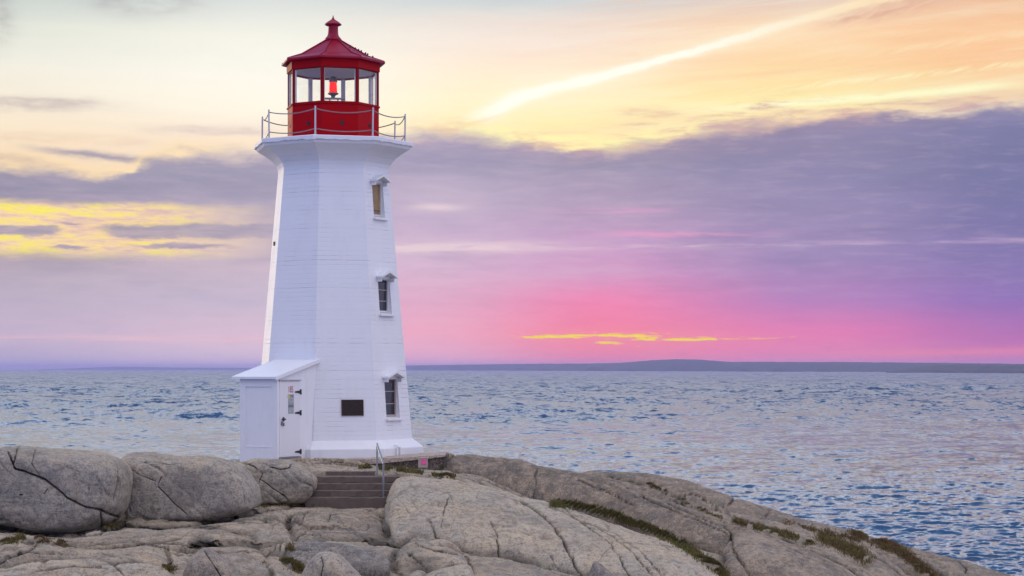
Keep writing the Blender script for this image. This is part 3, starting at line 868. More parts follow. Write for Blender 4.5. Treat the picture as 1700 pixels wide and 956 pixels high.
CRK = [
    ('ground S9 S5 S8', [(0, 934), (14, 923), (40, 915), (62, 904)], 2.8, .10),
    ('ground S9 S8', [(98, 904), (130, 911), (200, 906), (255, 898), (300, 893)], 2.2, .08),
    ('ground S9 S8', [(214, 894), (260, 904), (305, 917), (330, 926)], 1.8, .06),
    ('S5', [(30, 914), (100, 921), (170, 919), (205, 926)], 1.6, .05),
    ('S6', [(60, 945), (120, 938), (180, 944)], 1.6, .05),
    ('ground S8', [(330, 872), (400, 868), (452, 866)], 1.5, .05),
    ('S0', [(505, 884), (560, 892), (620, 901), (650, 911)], 2.0, .07),
    ('S0', [(482, 900), (500, 885), (520, 878), (545, 880)], 2.0, .07),
    ('S0', [(632, 856), (655, 874), (684, 896)], 2.6, .10),
    ('S2', [(480, 905), (500, 912), (530, 912)], 1.4, .05),
    ('S3', [(690, 900), (720, 912), (760, 918)], 1.5, .05),
    ('R2', [(1064, 822), (1120, 846), (1182, 872), (1206, 884)], 2.2, .09),
    ('R2b R2', [(1300, 893), (1360, 918), (1420, 948)], 2.4, .10),
    ('R2', [(960, 795), (1000, 812), (1050, 838)], 1.6, .05),
    ('R3', [(1010, 790), (1080, 806), (1130, 828)], 2.0, .08),
    ('R3 R3b', [(1180, 842), (1250, 866), (1310, 884)], 2.6, .12),
    ('R3 R3b', [(1370, 888), (1420, 905), (1470, 930), (1505, 958)], 2.8, .14),
    ('R3', [(1417, 886), (1480, 908), (1540, 936), (1570, 958)], 2.6, .12),
    ('R3', [(1350, 868), (1344, 880), (1352, 890)], 1.8, .07),
    ('R3', [(1450, 896), (1444, 908)], 1.8, .07),
    ('ground S8 S9', [(-60, 868), (0, 870), (66, 881), (112, 886), (142, 884), (165, 881), (205, 868)], 4.5, .22),  # from here, grooves at boulder and step feet, shadow gap painted dark
    ('ground S8 S9', [(203, 868), (262, 874), (313, 869), (362, 863), (431, 846)], 3.6, .16),
    ('ground S8', [(431, 846), (461, 843.5), (506, 838), (516, 838)], 3.0, .12),
    ('ground S0', [(512, 839), (560, 840), (640, 840)], 2.6, .08),  # (layer names, polyline, half width px, depth m)
    ('R1', [(866, 829), (895, 849), (915, 868), (931, 888), (942, 908), (948, 925), (961, 944), (968, 956), (985, 990)], 2.3, .10),
    ('R1', [(816, 863), (824, 882), (827, 905), (829, 924), (831, 951), (833, 975)], 2.5, .12),
    ('R1', [(912, 839), (945, 852), (968, 867), (994, 885), (1014, 901), (1027, 921), (1040, 944), (1046, 960)], 2.2, .09),
    ('R1', [(938, 843), (961, 862), (994, 875), (1020, 890), (1050, 915), (1080, 950), (1095, 975)], 1.9, .07),
    ('R1', [(975, 866), (1020, 884), (1062, 912), (1092, 945), (1110, 975)], 1.5, .05),
    ('R1', [(711, 862), (717, 872), (724, 890), (731, 898)], 2.4, .10),
    ('R1', [(773, 918), (787, 934), (793, 956), (795, 975)], 2.2, .08),
    ('R1', [(915, 924), (928, 941), (941, 951), (960, 975)], 1.7, .06),
    ('R1', [(744, 826), (737, 849), (734, 878)], 1.5, .05),
    ('R1', [(760, 849), (750, 872), (748, 888)], 1.3, .04),
    ('R1', [(704, 822), (718, 815), (730, 822), (742, 815), (752, 830)], 1.3, .04),
    ('R1', [(680, 800), (690, 812), (684, 830), (694, 846)], 1.2, .04),
    ('R1', [(780, 806), (793, 816), (790, 828)], 1.2, .04),
    ('R1', [(994, 931), (1004, 916), (1014, 908)], 1.3, .05),
    ('R1', [(658, 822), (676, 846), (690, 858)], 1.3, .04),
    ('R2', [(892, 779), (888, 790), (888, 808), (884, 826)], 2.2, .10),
    ('R2 R2b', [(1201, 872), (1213, 880), (1213, 905), (1225, 926), (1239, 940), (1246, 958)], 3.2, .16),
    ('R2', [(1041, 808), (1088, 822), (1135, 846), (1192, 870)], 1.5, .05),
    ('R2', [(946, 786), (1010, 803), (1060, 826), (1120, 856)], 1.3, .04),
    ('R2b', [(1300, 905), (1335, 920), (1330, 945)], 1.2, .04),
    ('R3', [(1225, 822), (1208, 836), (1189, 846)], 2.6, .12),
    ('R3', [(1276, 850), (1260, 862), (1252, 870)], 2.2, .10),
    ('R3', [(1132, 832), (1136, 822), (1148, 817), (1178, 832), (1190, 843), (1184, 848)], 1.6, .06),
    ('R3', [(1111, 830), (1154, 842), (1201, 860)], 1.8, .06),
    ('R3', [(1316, 862), (1340, 880), (1375, 893)], 1.5, .05),
    ('R3', [(1590, 930), (1606, 942), (1604, 950)], 1.6, .06),
    ('S0', [(496, 870), (508, 852), (515, 846)], 1.8, .06),
    ('S0', [(543, 866), (549, 852)], 1.6, .05),
    ('S0', [(550, 853), (570, 852), (584, 856)], 1.5, .04),
    ('S0', [(560, 866), (580, 876), (606, 880), (614, 874), (608, 868)], 1.7, .05),
    ('S0', [(574, 884), (590, 878)], 1.4, .04),
    ('S3', [(647, 917), (649, 956), (650, 975)], 3.0, .16),
    ('S3', [(677, 914), (693, 927), (706, 938), (718, 949)], 2.6, .13),
    ('S3', [(650, 947), (672, 952), (700, 955), (716, 950), (745, 938), (772, 934)], 2.2, .10),
    ('S3', [(648, 916), (660, 913), (672, 903), (686, 899)], 1.3, .04),
    ('S1', [(466, 902), (462, 915), (456, 926)], 1.8, .07),
    ('S1', [(478, 900), (475, 925)], 2.4, .10),
    ('ground S8', [(300, 893), (322, 878), (327, 872)], 1.4, .04),
    ('ground S8', [(446, 895), (455, 870), (476, 862)], 1.4, .04),
    ('ground S8', [(60, 905), (140, 912), (210, 904), (260, 899), (330, 905)], 1.7, .05),
    ('ground S9', [(0, 925), (26, 912), (50, 908)], 2.4, .08),
    ('S5 S9', [(20, 930), (60, 918), (110, 916), (160, 922)], 1.4, .04),
    ('S6', [(186, 932), (200, 948), (208, 958)], 1.8, .06),
]
CM = np.zeros_like(ZZ)
DISP = np.zeros_like(ZZ)
names = {'ground': 0}
for i, l in enumerate(LAYERS): names[l['n']] = i + 1
wx = fbm(XX * 2.2, YY * 2.2, ZZ * 2.2, seed=71, oct=4) * 3.2
wy = fbm(XX * 2.2, YY * 2.2, ZZ * 2.2, seed=77, oct=4) * 3.2
ww = .45 + .55 * np.clip(.5 + fbm(XX * 1.1, YY * 1.1, ZZ * 1.1, seed=78, oct=3) * 1.6, 0, 1)
for lay, line, hw, dp in CRK:
    ids = [names[k] for k in lay.split()]
    l = np.array(line)
    bb = (PX > l[:, 0].min() - 15) & (PX < l[:, 0].max() + 15) & (PYV > l[:, 1].min() - 15) & (PYV < l[:, 1].max() + 15) & np.isin(LID, ids)
    if not bb.any(): continue
    d = seg_dist(PX[bb] + wx[bb], PYV[bb] + wy[bb], line)
    hw_ = hw * .72 * ww[bb]
    g = np.exp(-(d / hw_) ** 2) * np.clip(ww[bb] * 1.3, 0, 1) * (.45 if dp <= .045 else 1.0)
    soft = np.exp(-(d / (hw * 3)) ** 2)
    CM[bb] = np.maximum(CM[bb], g)
    DISP[bb] = np.maximum(DISP[bb], g * dp + soft * dp * .25)
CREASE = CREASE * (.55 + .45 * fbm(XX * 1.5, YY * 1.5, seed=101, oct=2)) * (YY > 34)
CM = np.maximum(CM, np.clip(CREASE * 1.2, 0, 1) * .95)  # contacts between ledges darkened in colour, painting in their occlusion shade
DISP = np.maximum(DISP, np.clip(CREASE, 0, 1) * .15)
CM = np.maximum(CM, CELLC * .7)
VERT = np.stack([XX, YY, ZZ], -1)
du = np.gradient(VERT, axis=0); dv = np.gradient(VERT, axis=1)
NRM = np.cross(du, dv)
NRM /= np.linalg.norm(NRM, axis=-1, keepdims=True) + 1e-9
VERT = VERT - NRM * DISP[..., None]
me = fast_mesh('bedrock', VERT.reshape(-1, 3), grid_quads(NC, NR))
attr(me, 'crack', CM)
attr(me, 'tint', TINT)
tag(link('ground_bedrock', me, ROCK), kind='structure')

VIS = np.minimum.accumulate(PYV, axis=1)      # lowest row reached so far, for ray hits


def hit(px, py):
    """first point of the bedrock seen at that photo position"""
    c = int(np.clip(np.searchsorted(COLS, px), 0, NC - 1))
    r = np.argmax(VIS[c] <= py)
    if VIS[c, r] > py: return None
    return Vector((float((px - 850) / F * ROWS[r]), float(ROWS[r]), float(ZZ[c, r])))


def ground_z(x, y):
    px = 850 + F * x / y
    c = int(np.clip(np.searchsorted(COLS, px), 0, NC - 1))
    r = int(np.clip(np.searchsorted(ROWS, y), 0, NR - 1))
    return float(ZZ[c, r])


# --------------------------------------------------------------------- sea
def ocean_tile(L, N, wind, V, seed, short):
    rg = np.random.default_rng(seed)
    k = 2 * PI * np.fft.fftfreq(N, L / N)
    kx, ky = np.meshgrid(k, k, indexing='ij')
    kk = np.hypot(kx, ky); kk[0, 0] = 1e-6
    Lw = V * V / 9.81
    ph = np.exp(-1 / (kk * Lw) ** 2) / kk ** 4 * np.exp(-(kk * short) ** 2)
    cs = (kx * math.cos(wind) + ky * math.sin(wind)) / kk
    ph = ph * (.06 + .94 * cs ** 4)
    ph[0, 0] = 0
    h = (rg.standard_normal((N, N)) + 1j * rg.standard_normal((N, N))) * np.sqrt(ph)
    H = np.real(np.fft.ifft2(h))
    sd_ = H.std()
    dx = np.real(np.fft.ifft2(-1j * kx / kk * h)) / sd_
    dy = np.real(np.fft.ifft2(-1j * ky / kk * h)) / sd_
    return H / sd_, dx, dy


def samp(T, L, x, y):
    N = T.shape[0]
    gx = (x / L * N) % N; gy = (y / L * N) % N
    x0 = np.floor(gx).astype(int) % N; y0 = np.floor(gy).astype(int) % N
    fx = gx - np.floor(gx); fy = gy - np.floor(gy)
    x1 = (x0 + 1) % N; y1 = (y0 + 1) % N
    return (T[x0, y0] * (1 - fx) + T[x1, y0] * fx) * (1 - fy) + (T[x0, y1] * (1 - fx) + T[x1, y1] * fx) * fy


def build_sea():
    pyr = np.concatenate([np.array([613.2, 613.6, 614.1, 614.6]), np.concatenate([np.arange(615.0, 660, .3), np.arange(660, 980, .5)])])
    Yr = Z0 * F / (pyr - HZ)
    rows = np.concatenate([np.linspace(30, Yr.min() - .5, 30), Yr[::-1]])
    cols = np.concatenate([np.linspace(-4000, -200, 60)[:-1], np.arange(-200, 1900, 1.6), np.linspace(1900, 5700, 60)[1:]])
    px = np.repeat(cols[:, None], len(rows), 1)
    y = np.repeat(rows[None, :], len(cols), 0)
    x = (px - 850) / F * y
    T1, L1 = ocean_tile(53., 1024, R(84), 1.75, 5, .05), 53.0
    T2, L2 = ocean_tile(151., 1024, R(100), 3.2, 9, .10), 151.0
    ca, sa = math.cos(.4), math.sin(.4)
    xr, yr = x * ca - y * sa, x * sa + y * ca
    T3, L3 = ocean_tile(760., 1024, R(95), 8.0, 14, .4), 760.0
    A1, A2, A3 = .058, .055, .50
    # gusts: patches of rougher and smoother water
    g = fbm(x / 90, y / 160, seed=201, oct=4)
    g = np.clip(1.0 + g * .75, .45, 1.7)
    near = np.clip((y - 40) / 60, 0, 1)
    lee = .68 + 1.0 * sstep(y, 140, 700)
    z = ((samp(T1[0], L1, x, y) * A1 + samp(T2[0], L2, xr, yr) * A2) * lee + samp(T3[0], L3, xr * .8 + y * .1, y) * A3 * (.10 + 1.0 * np.clip((y - 100) / 900, 0, 1))) * g * near
    ddx = samp(T1[1], L1, x, y) * A1 * .9
    ddy = samp(T1[2], L1, x, y) * A1 * .9
    far = 1 / (1 + (y / 900) ** 2)
    x = x + ddx * far * near * g; y = y + ddy * far * near * g
    z = z * (.5 + .5 / (1 + (y / 3500) ** 2))
    me = fast_mesh('sea', np.stack([x, y, z], -1).reshape(-1, 3), grid_quads(len(cols), len(rows)))
    m, nt, b = mat_new('sea_water')
    p = pos(nt)
    n1 = noise(nt, scalev(nt, p, (.55, 1.0, 1.0)), 1.1, 5, .62, .5)
    n2 = noise(nt, scalev(nt, p, (.8, 1.0, 1.0)), 5.0, 4, .6)
    n3 = noise(nt, scalev(nt, p, (.45, 1.0, 1.0)), .16, 4, .6, .4)
    big = noise(nt, p, .01, 4, .6)
    c = mixc(nt, big.ss(.35, .65), (.010, .042, .098), (.016, .056, .122))
    setc(nt, b.inputs['Base Color'], c)
    sp_ = nt.nodes.new('ShaderNodeSeparateXYZ'); nt.links.new(p, sp_.inputs[0])
    yy_ = E(nt, sp_.outputs[1])
    off = 1.0 - (yy_ * (-1 / 420.0)).exp()
    gst = noise(nt, scalev(nt, p, (.010, .004, 0.)), 1.0, 5, .6)
    setc(nt, b.inputs['Roughness'], (off * .25 + .03 + (gst - .5) * .14).max(.04))
    b.inputs['IOR'].default_value = 1.333
    def slopes(vec, k):
        nn = nt.nodes.new('ShaderNodeTexNoise')
        nn.inputs['Scale'].default_value = 1.0
        nn.inputs['Detail'].default_value = 3.0
        nn.inputs['Roughness'].default_value = .6
        nt.links.new(vec, nn.inputs['Vector'])
        sp = nt.nodes.new('ShaderNodeSeparateColor')
        nt.links.new(nn.outputs['Color'], sp.inputs[0])
        return nvec(nt, (E(nt, sp.outputs[0]) - .5) * k, (E(nt, sp.outputs[1]) - .5) * k, 0.0)
    def vadd(a, c_):
        n_ = nt.nodes.new('ShaderNodeVectorMath'); n_.operation = 'ADD'
        nt.links.new(a, n_.inputs[0]); nt.links.new(c_, n_.inputs[1])
        return n_.outputs[0]
    geo = nt.nodes.new('ShaderNodeNewGeometry')
    nv_ = geo.outputs['Normal']
    ofs = (yy_ / 1000.0 + (gst - .5) * .35).ss(.14, .85)
    for sc_, k_ in (((.06, .030, 0.), ofs * 1.05 + .14), ((.24, .16, 0.), ofs * 1.9 + .36), ((.60, 1.0, 0.), ofs * 1.5 + .55), ((1.7, 2.8, 0.), ofs * .70 + .36)):
        nv_ = vadd(nv_, slopes(scalev(nt, p, sc_), k_))
    nz = nt.nodes.new('ShaderNodeVectorMath'); nz.operation = 'NORMALIZE'
    nt.links.new(nv_, nz.inputs[0])
    bn = bump(nt, b, n2 * .04, 1.0, .6)
    nt.links.new(nz.outputs[0], bn.inputs['Normal'])
    tag(link('sea_water', me, m), kind='structure')


build_sea()


# ------------------------------------------------------- far shores & haze
def shore(name, top, base, y_of, depth, seed, mat, kind='structure'):
    c = np.arange(top[0][0], top[-1][0] + 1, 2.0)
    tp = np.interp(c, *zip(*top)); bs = np.interp(c, *zip(*base))
    Y = np.interp(c, *zip(*y_of))
    tp = smooth1(tp, 4)
    H = np.maximum((bs - tp) / F * Y, .2)
    rows = np.linspace(0, 1, 14)
    V = []
    for r in rows:
        prof = math.sin(min(r * 1.25, 1.0) * PI / 2) ** .8 if r < .8 else 1 - (r - .8) * 1.5
        yy = Y + depth * r
        # keep the crest at the traced height from the eye, whatever its distance
        hz = H * prof
        tree = (fbm(c * 1.3, np.full_like(c, r * 31.0 + seed), seed=seed, oct=4) * .5 + .5) * H.max() * .10 * prof
        x = (c - 850) / F * yy + fbm(c * .05, np.full_like(c, r * 9.), seed=seed + 3, oct=2) * depth * .02
        V.append(np.stack([x, yy, hz + tree - (1.0 if r == 0 else 0)], -1))
    V = np.stack(V, 1)
    me = fast_mesh(name, V.reshape(-1, 3), grid_quads(len(c), len(rows)))
    tag(link(name, me, mat), kind=kind)


m, nt, b = mat_new('far_forest')
p = pos(nt)
n = noise(nt, p, .02, 6, .7)
setc(nt, b.inputs['Base Color'], mixc(nt, n.ss(.35, .65), (.028, .036, .036), (.055, .060, .058)))
b.inputs['Roughness'].default_value = .95
FOREST = m
shore('far_hills', [(560, 609), (680, 607), (860, 604.5), (980, 603.8), (1035, 602.3), (1070, 598.6), (1100, 597), (1130, 595.8), (1178, 597.6), (1208, 601), (1280, 601), (1400, 601.2), (1520, 602.3), (1700, 605), (1850, 607), (2000, 611)],
      [(560, 614.4), (680, 614.7), (1000, 616), (1300, 617), (1700, 618), (2000, 618.6)], [(560, 19000), (680, 16500), (1000, 10370), (1300, 8060), (1700, 6600), (2000, 5950)], 900, 5, FOREST)
shore('near_headland_hills', [(1470, 618.4), (1500, 613), (1530, 608.5), (1560, 605.6), (1600, 604.4), (1640, 603.6), (1700, 604.8), (1800, 606), (1900, 618)],
      [(1470, 618.6), (1560, 619), (1700, 619.8), (1900, 620.4)], [(1470, 5950), (1560, 5580), (1700, 4970), (1900, 4590)], 350, 9, FOREST)
shore('distant_hills', [(60, 613), (110, 611.5), (150, 609.6), (190, 608.4), (230, 608.6), (300, 609.8), (380, 610), (480, 611), (560, 612), (620, 613.4)],
      [(60, 613.6), (620, 613.7)], [(60, 24000), (620, 24000)], 1500, 15, FOREST)

bm = bmesh.new()
box(bm, -22000, 22000, -200, 30000, -4.0, 68.0)
m, nt, b = mat_new('sea_haze')
nt.nodes.remove(b)
pv = nt.nodes.new('ShaderNodeVolumePrincipled')
pv.inputs['Color'].default_value = (.56, .56, 1.0, 1)
pv.inputs['Density'].default_value = 6.0e-5
pv.inputs['Anisotropy'].default_value = 0.0
out = [n for n in nt.nodes if n.type == 'OUTPUT_MATERIAL'][0]
nt.links.new(pv.outputs[0], out.inputs['Volume'])
tag(obj('haze', bm, m), kind='stuff')


# ---------------------------------------------------------------- boulders
def boulder(name, label, outline, Yc, T, cracks=(), e=.55, seed=1, center=None, relief=1.0, nphi=420, nlam=210, tint=0.0, cat='boulder', group=None, lean=0.0):
    q = np.array(outline, dtype=float)
    if center is None: center = (q[:, 0].min() * .5 + q[:, 0].max() * .5, q[:, 1].min() * .5 + q[:, 1].max() * .5)
    cx, cy = center
    s = Yc / F
    pr = np.concatenate([q, q[:1]])
    dens = []
    for (x0, y0), (x1, y1) in zip(pr[:-1], pr[1:]):
        for t in np.linspace(0, 1, 24, endpoint=False): dens.append((x0 + (x1 - x0) * t, y0 + (y1 - y0) * t))
    dens = np.array(dens)
    ang = np.arctan2(-(dens[:, 1] - cy), dens[:, 0] - cx)
    rad = np.hypot(dens[:, 0] - cx, dens[:, 1] - cy)
    o = np.argsort(ang)
    ang, rad = ang[o], rad[o]
    phi = np.linspace(-PI, PI, nphi, endpoint=False)
    r = np.interp(phi, np.concatenate([ang - 2 * PI, ang, ang + 2 * PI]), np.tile(rad, 3))
    k = np.exp(-.5 * (np.arange(-9, 10) / 2.6) ** 2); k /= k.sum()
    r = np.convolve(np.concatenate([r[-9:], r, r[:9]]), k, 'valid') * s
    lh = np.arccos(np.linspace(0, 1, nlam // 2) ** (1 / e))
    lam = np.unique(np.round(np.concatenate([lh, -lh, np.linspace(-PI / 2, PI / 2, nlam // 2)]), 6))
    nlam = len(lam)
    c = np.abs(np.cos(lam)) ** e; sn = np.sign(np.sin(lam)) * np.abs(np.sin(lam)) ** .62
    X0 = (cx - 850) / F * Yc; Zc = Z0 - (cy - HZ) / F * Yc
    rx = r[:, None] * np.cos(phi)[:, None] * c[None, :]
    rz = r[:, None] * np.sin(phi)[:, None] * c[None, :]
    yy = T * sn[None, :] + 0 * rx + lean * rz
    V = np.stack([X0 + rx, Yc + yy, Zc + rz], -1)
    def normals(V):
        W = np.concatenate([V[-1:], V, V[:1]], 0)
        a = (W[2:] - W[:-2]); b_ = np.gradient(V, axis=1)
        n_ = np.cross(a, b_); n_ /= np.linalg.norm(n_, axis=-1, keepdims=True) + 1e-9
        ctr = V.reshape(-1, 3).mean(0)
        sg = np.sign(((V - ctr) * n_).sum(-1).mean())
        return n_ * sg
    x, y, z = V[..., 0], V[..., 1], V[..., 2]
    d = fbm(x * .8, y * .8, z * .8, seed=seed, oct=3) * .09 + fbm(x * 2.5, y * 2.5, z * 2.5, seed=seed + 5, oct=3) * .035
    rid = 1 - np.abs(fbm(x * .7 + z * .5, y * .9, z * .7, seed=seed + 9, oct=3))
    d = d - np.clip(rid - .94, 0, 1) * .5
    d = d + fbm(x * 9, y * 9, z * 9, seed=seed + 13, oct=3) * .010
    pole = np.clip(np.abs(np.cos(lam))[None, :] * 6, 0, 1)
    V = V + normals(V) * (d * relief * min(1.0, r.mean() / .8))[..., None] * (.35 + .65 * pole[..., None])
    PXv = 850 + F * V[..., 0] / V[..., 1]; PYv = HZ + F * (Z0 - V[..., 2]) / V[..., 1]
    CMk = np.zeros(PXv.shape); D = np.zeros(PXv.shape)
    wx_ = fbm(x * 2.5, y * 2.5, z * 2.5, seed=5, oct=3) * 2.2; wy_ = fbm(x * 2.5, y * 2.5, z * 2.5, seed=6, oct=3) * 2.2
    for line, hw, dp in cracks:
        dd = seg_dist(PXv + wx_, PYv + wy_, line)
        g = np.exp(-(dd / (hw * .46)) ** 2) * (V[..., 1] < Yc + .2 * T)
        sf = np.exp(-(dd / (hw * 3.5)) ** 2) * (V[..., 1] < Yc + .2 * T)
        CMk = np.maximum(CMk, g); D = np.maximum(D, g * dp + sf * dp * .3)
    V = V - normals(V) * D[..., None]
    me = fast_mesh(name, V.reshape(-1, 3), grid_quads(nphi, nlam, True)[:, ::-1])
    attr(me, 'crack', CMk)
    attr(me, 'tint', np.full(CMk.shape, tint) + fbm(x, y, z, seed=seed + 2, oct=3) * .4)
    return tag(link(name, me, BOULDER), label, cat, group)


boulder('granite_boulder', 'huge grey granite boulder split by a long slanting crack, farthest from the steps',
        [(-150, 790), (-110, 762), (-40, 748), (7, 743), (30, 742), (66, 744), (132, 749), (168, 754), (186, 762), (202, 772), (209, 783), (211, 800), (208, 832), (203, 851), (196, 862), (180, 873), (165, 878), (142, 881), (112, 883), (66, 879), (0, 868), (-80, 866), (-140, 850)],
        44.5, 1.35, [([(16, 750), (20, 771), (24, 778), (49, 787), (74, 795.5), (89, 807), (112, 827), (138, 840), (168, 848), (184, 855), (202, 862)], 2.6, .12), ([(168, 849), (170, 866), (168, 880)], 2.0, .08),
                     ([(30, 742), (24, 760), (20, 771)], 2.2, .08), ([(196, 775), (198, 800), (190, 830)], 1.6, .05), ([(60, 745), (52, 770), (70, 795)], 1.1, .03), ([(80, 811), (74, 820)], 1.2, .03)], e=.27, seed=21, center=(60, 815), tint=-.30, group='row of big boulders left of the steps')
boulder('granite_boulder', 'wide grey granite boulder with a short slanting crack, between two other boulders',
        [(197, 790), (199, 768), (205, 758), (214, 753), (250, 754), (290, 758), (329, 756.5), (379, 762.6), (399, 772), (413, 786), (425, 802), (430, 819), (431, 841), (412, 850), (362, 860), (313, 866.5), (262, 870.5), (235, 868), (211, 864), (203, 840)],
        46.6, 1.15, [([(263, 809), (276, 821), (292, 838), (310, 855)], 1.5, .05), ([(212, 775), (232, 788), (258, 800)], 1.1, .03), ([(268, 792), (262, 805)], 1.0, .03)], e=.30, seed=33, center=(315, 815), tint=-.10, group='row of big boulders left of the steps')
boulder('granite_boulder', 'small rounded granite boulder beside the concrete steps, lowest of the row of three',
        [(384, 800), (390, 768), (420, 763), (455, 763), (479, 765), (505, 778), (520, 789), (526, 796), (524, 809), (517, 824), (506, 834), (484, 838), (461, 840.5), (432, 843), (405, 842), (388, 830)],
        49.4, .80, [([(431, 795), (452, 808), (474, 825)], 1.3, .04), ([(392, 766), (412, 768), (425, 776)], 2.0, .06), ([(448, 774), (466, 779), (480, 776), (486, 769)], 1.6, .05), ([(430, 800), (436, 785)], 1.2, .03)], e=.38, seed=47, center=(455, 805), tint=.25, group='row of big boulders left of the steps')
boulder('granite_rock', 'pointed leaning slab of pinkish granite on the low ledges below the wide boulder',
        [(300, 975), (309, 945), (316, 926), (336, 910), (348, 913), (364, 922), (379, 934), (393, 946), (408, 962), (415, 985), (350, 990)], 36.8, .50, [([(340, 912), (352, 930), (366, 956), (372, 975)], 1.8, .06)], e=.75, seed=59, center=(352, 960), nphi=260, nlam=140, tint=.5, cat='rock')
boulder('granite_rock', 'pale domed granite rock in front of the dark blue-grey ledge',
        [(488, 985), (499, 958), (511, 938), (522, 925), (533, 919), (549, 918), (560, 921), (570, 927), (586, 942), (600, 957), (612, 985), (550, 995)], 37.6, .55, [([(533, 923), (536, 938), (533, 958)], 1.4, .04)], e=.6, seed=67, center=(548, 965), nphi=260, nlam=140, tint=.0, cat='rock')
boulder('granite_block', 'squarish broken granite block wedged in the hollow left of the big pale hump',
        [(676, 890), (680, 880), (690, 872), (703, 866), (713, 865), (720, 874), (726, 890), (723, 897), (704, 899), (684, 898)], 44.6, .35, [], e=.5, seed=73, nphi=200, nlam=110, tint=.3, cat='rock')
boulder('granite_block', 'little pale stone lying on top of the squarish block in the hollow',
        [(684, 866), (685, 857), (693, 851), (703, 851), (713, 857), (714, 864), (704, 869), (692, 870)], 45.0, .2, [], e=.6, seed=79, nphi=160, nlam=90, tint=.15, cat='rock')
boulder('granite_block', 'low dark angular stone in a notch at the foot of the big pale hump',
        [(972, 972), (980, 950), (986, 932), (998, 937), (1010, 947), (1024, 966), (1018, 985), (990, 988)], 42.0, .4, [], e=.6, seed=83, nphi=180, nlam=100, tint=-.9, cat='rock')


# -------------------------------------------------------------- lighthouse
D0 = 60.0
AX = (553 - 850.0) / F * D0
BD = 2.62                                    # base below the eye
S = F / D0                                   # pixels per metre at the axis
ROOT = empty('lighthouse', (AX, D0, Z0 - BD), math.atan2(-AX, D0))
tag(ROOT, 'white octagonal lighthouse with red lantern room standing on the granite outcrop', 'lighthouse')


def zl(py, toward=0.55):
    return BD + (HZ - py) / F * (D0 - toward)


A0 = -13.5                                   # nearest corner, degrees right of the line of sight
CORN = [A0 + 45 * k for k in range(8)]


def pol(r, deg, z=0.0):
    return Vector((r * math.sin(R(deg)), -r * math.cos(R(deg)), z))


def octa(bm, prof, close=True):
    return lathe(bm, prof, 8, phase=R(A0), close=close)


# tower wall
ZT, ZBOT = zl(284), zl(742)
RT, RB = 93.8 / S, 134.8 / S
def rwall(z): return RT + (RB - RT) * (ZT - z) / (ZT - ZBOT)


WINS = [(303, 361.5, .30, .72), (463, 521.5, .30, .70), (629, 694, .31, .70)]
WF = 1                                      # window face starts at corner index 1 (31.5 degrees)
bm = bmesh.new()
flare = [(93.8, 284), (94.6, 279), (96.6, 273.5), (100, 268.5), (104.5, 263.5), (110, 259), (116.5, 254.5), (123.5, 250.5), (129.5, 247), (132.0, 243.2)]
for k in range(8):
    a, b = CORN[k], CORN[(k + 1) % 8]
    for (r0, p0), (r1, p1) in zip(flare[:-1], flare[1:]):
        bm.faces.new([bm.verts.new(pol(r0 / S, a, zl(p0))), bm.verts.new(pol(r0 / S, b, zl(p0))), bm.verts.new(pol(r1 / S, b, zl(p1))), bm.verts.new(pol(r1 / S, a, zl(p1)))])
    if k != WF:
        bm.faces.new([bm.verts.new(pol(RB, a, ZBOT)), bm.verts.new(pol(RB, b, ZBOT)), bm.verts.new(pol(RT, b, ZT)), bm.verts.new(pol(RT, a, ZT))])
wa, wb_ = CORN[WF], CORN[WF + 1]
def wpt(s, z): return pol(rwall(z), wa, z).lerp(pol(rwall(z), wb_, z), s)


wn_ = Vector((math.sin(R(wa + 22.5)), -math.cos(R(wa + 22.5)), 0))
wt_ = Vector((math.cos(R(wa + 22.5)), math.sin(R(wa + 22.5)), 0))
zs = [ZBOT]
for t_, b_, s0, s1 in reversed(WINS): zs += [zl(b_, .9), zl(t_, .9)]
zs.append(ZT)
frames = []
for i in range(len(zs) - 1):
    z0, z1 = zs[i], zs[i + 1]
    if i % 2 == 0:
        bm.faces.new([bm.verts.new(wpt(0, z0)), bm.verts.new(wpt(1, z0)), bm.verts.new(wpt(1, z1)), bm.verts.new(wpt(0, z1))])
    else:
        w = WINS[2 - i // 2]
        s0, s1 = w[2], w[3]
        for a, b in ((0, s0), (s1, 1)):
            bm.faces.new([bm.verts.new(wpt(a, z0)), bm.verts.new(wpt(b, z0)), bm.verts.new(wpt(b, z1)), bm.verts.new(wpt(a, z1))])
        O = [wpt(s0, z0), wpt(s1, z0), wpt(s1, z1), wpt(s0, z1)]
        top = (O[2] + O[3]) * .5
        dist = top.dot(wn_) - .07                         # upright glass plane
        I = []
        lat = [(O[3].dot(wt_)), (O[2].dot(wt_))]
        for j, p_ in enumerate(O):
            l_ = lat[0] if j in (0, 3) else lat[1]
            I.append(wn_ * dist + wt_ * l_ + Vector((0, 0, p_.z + (.05 if j < 2 else 0))))
        ov = [bm.verts.new(p_) for p_ in O]; iv = [bm.verts.new(p_) for p_ in I]
        for j in range(4):
            bm.faces.new((ov[j], ov[(j + 1) % 4], iv[(j + 1) % 4], iv[j]))
        frames.append((I, dist, lat, z0 + .05, z1, (O[2] + O[3]) * .5))
bmesh.ops.remove_doubles(bm, verts=bm.verts, dist=.0005)
obj('tower_wall', bm, WHITE, ROOT)

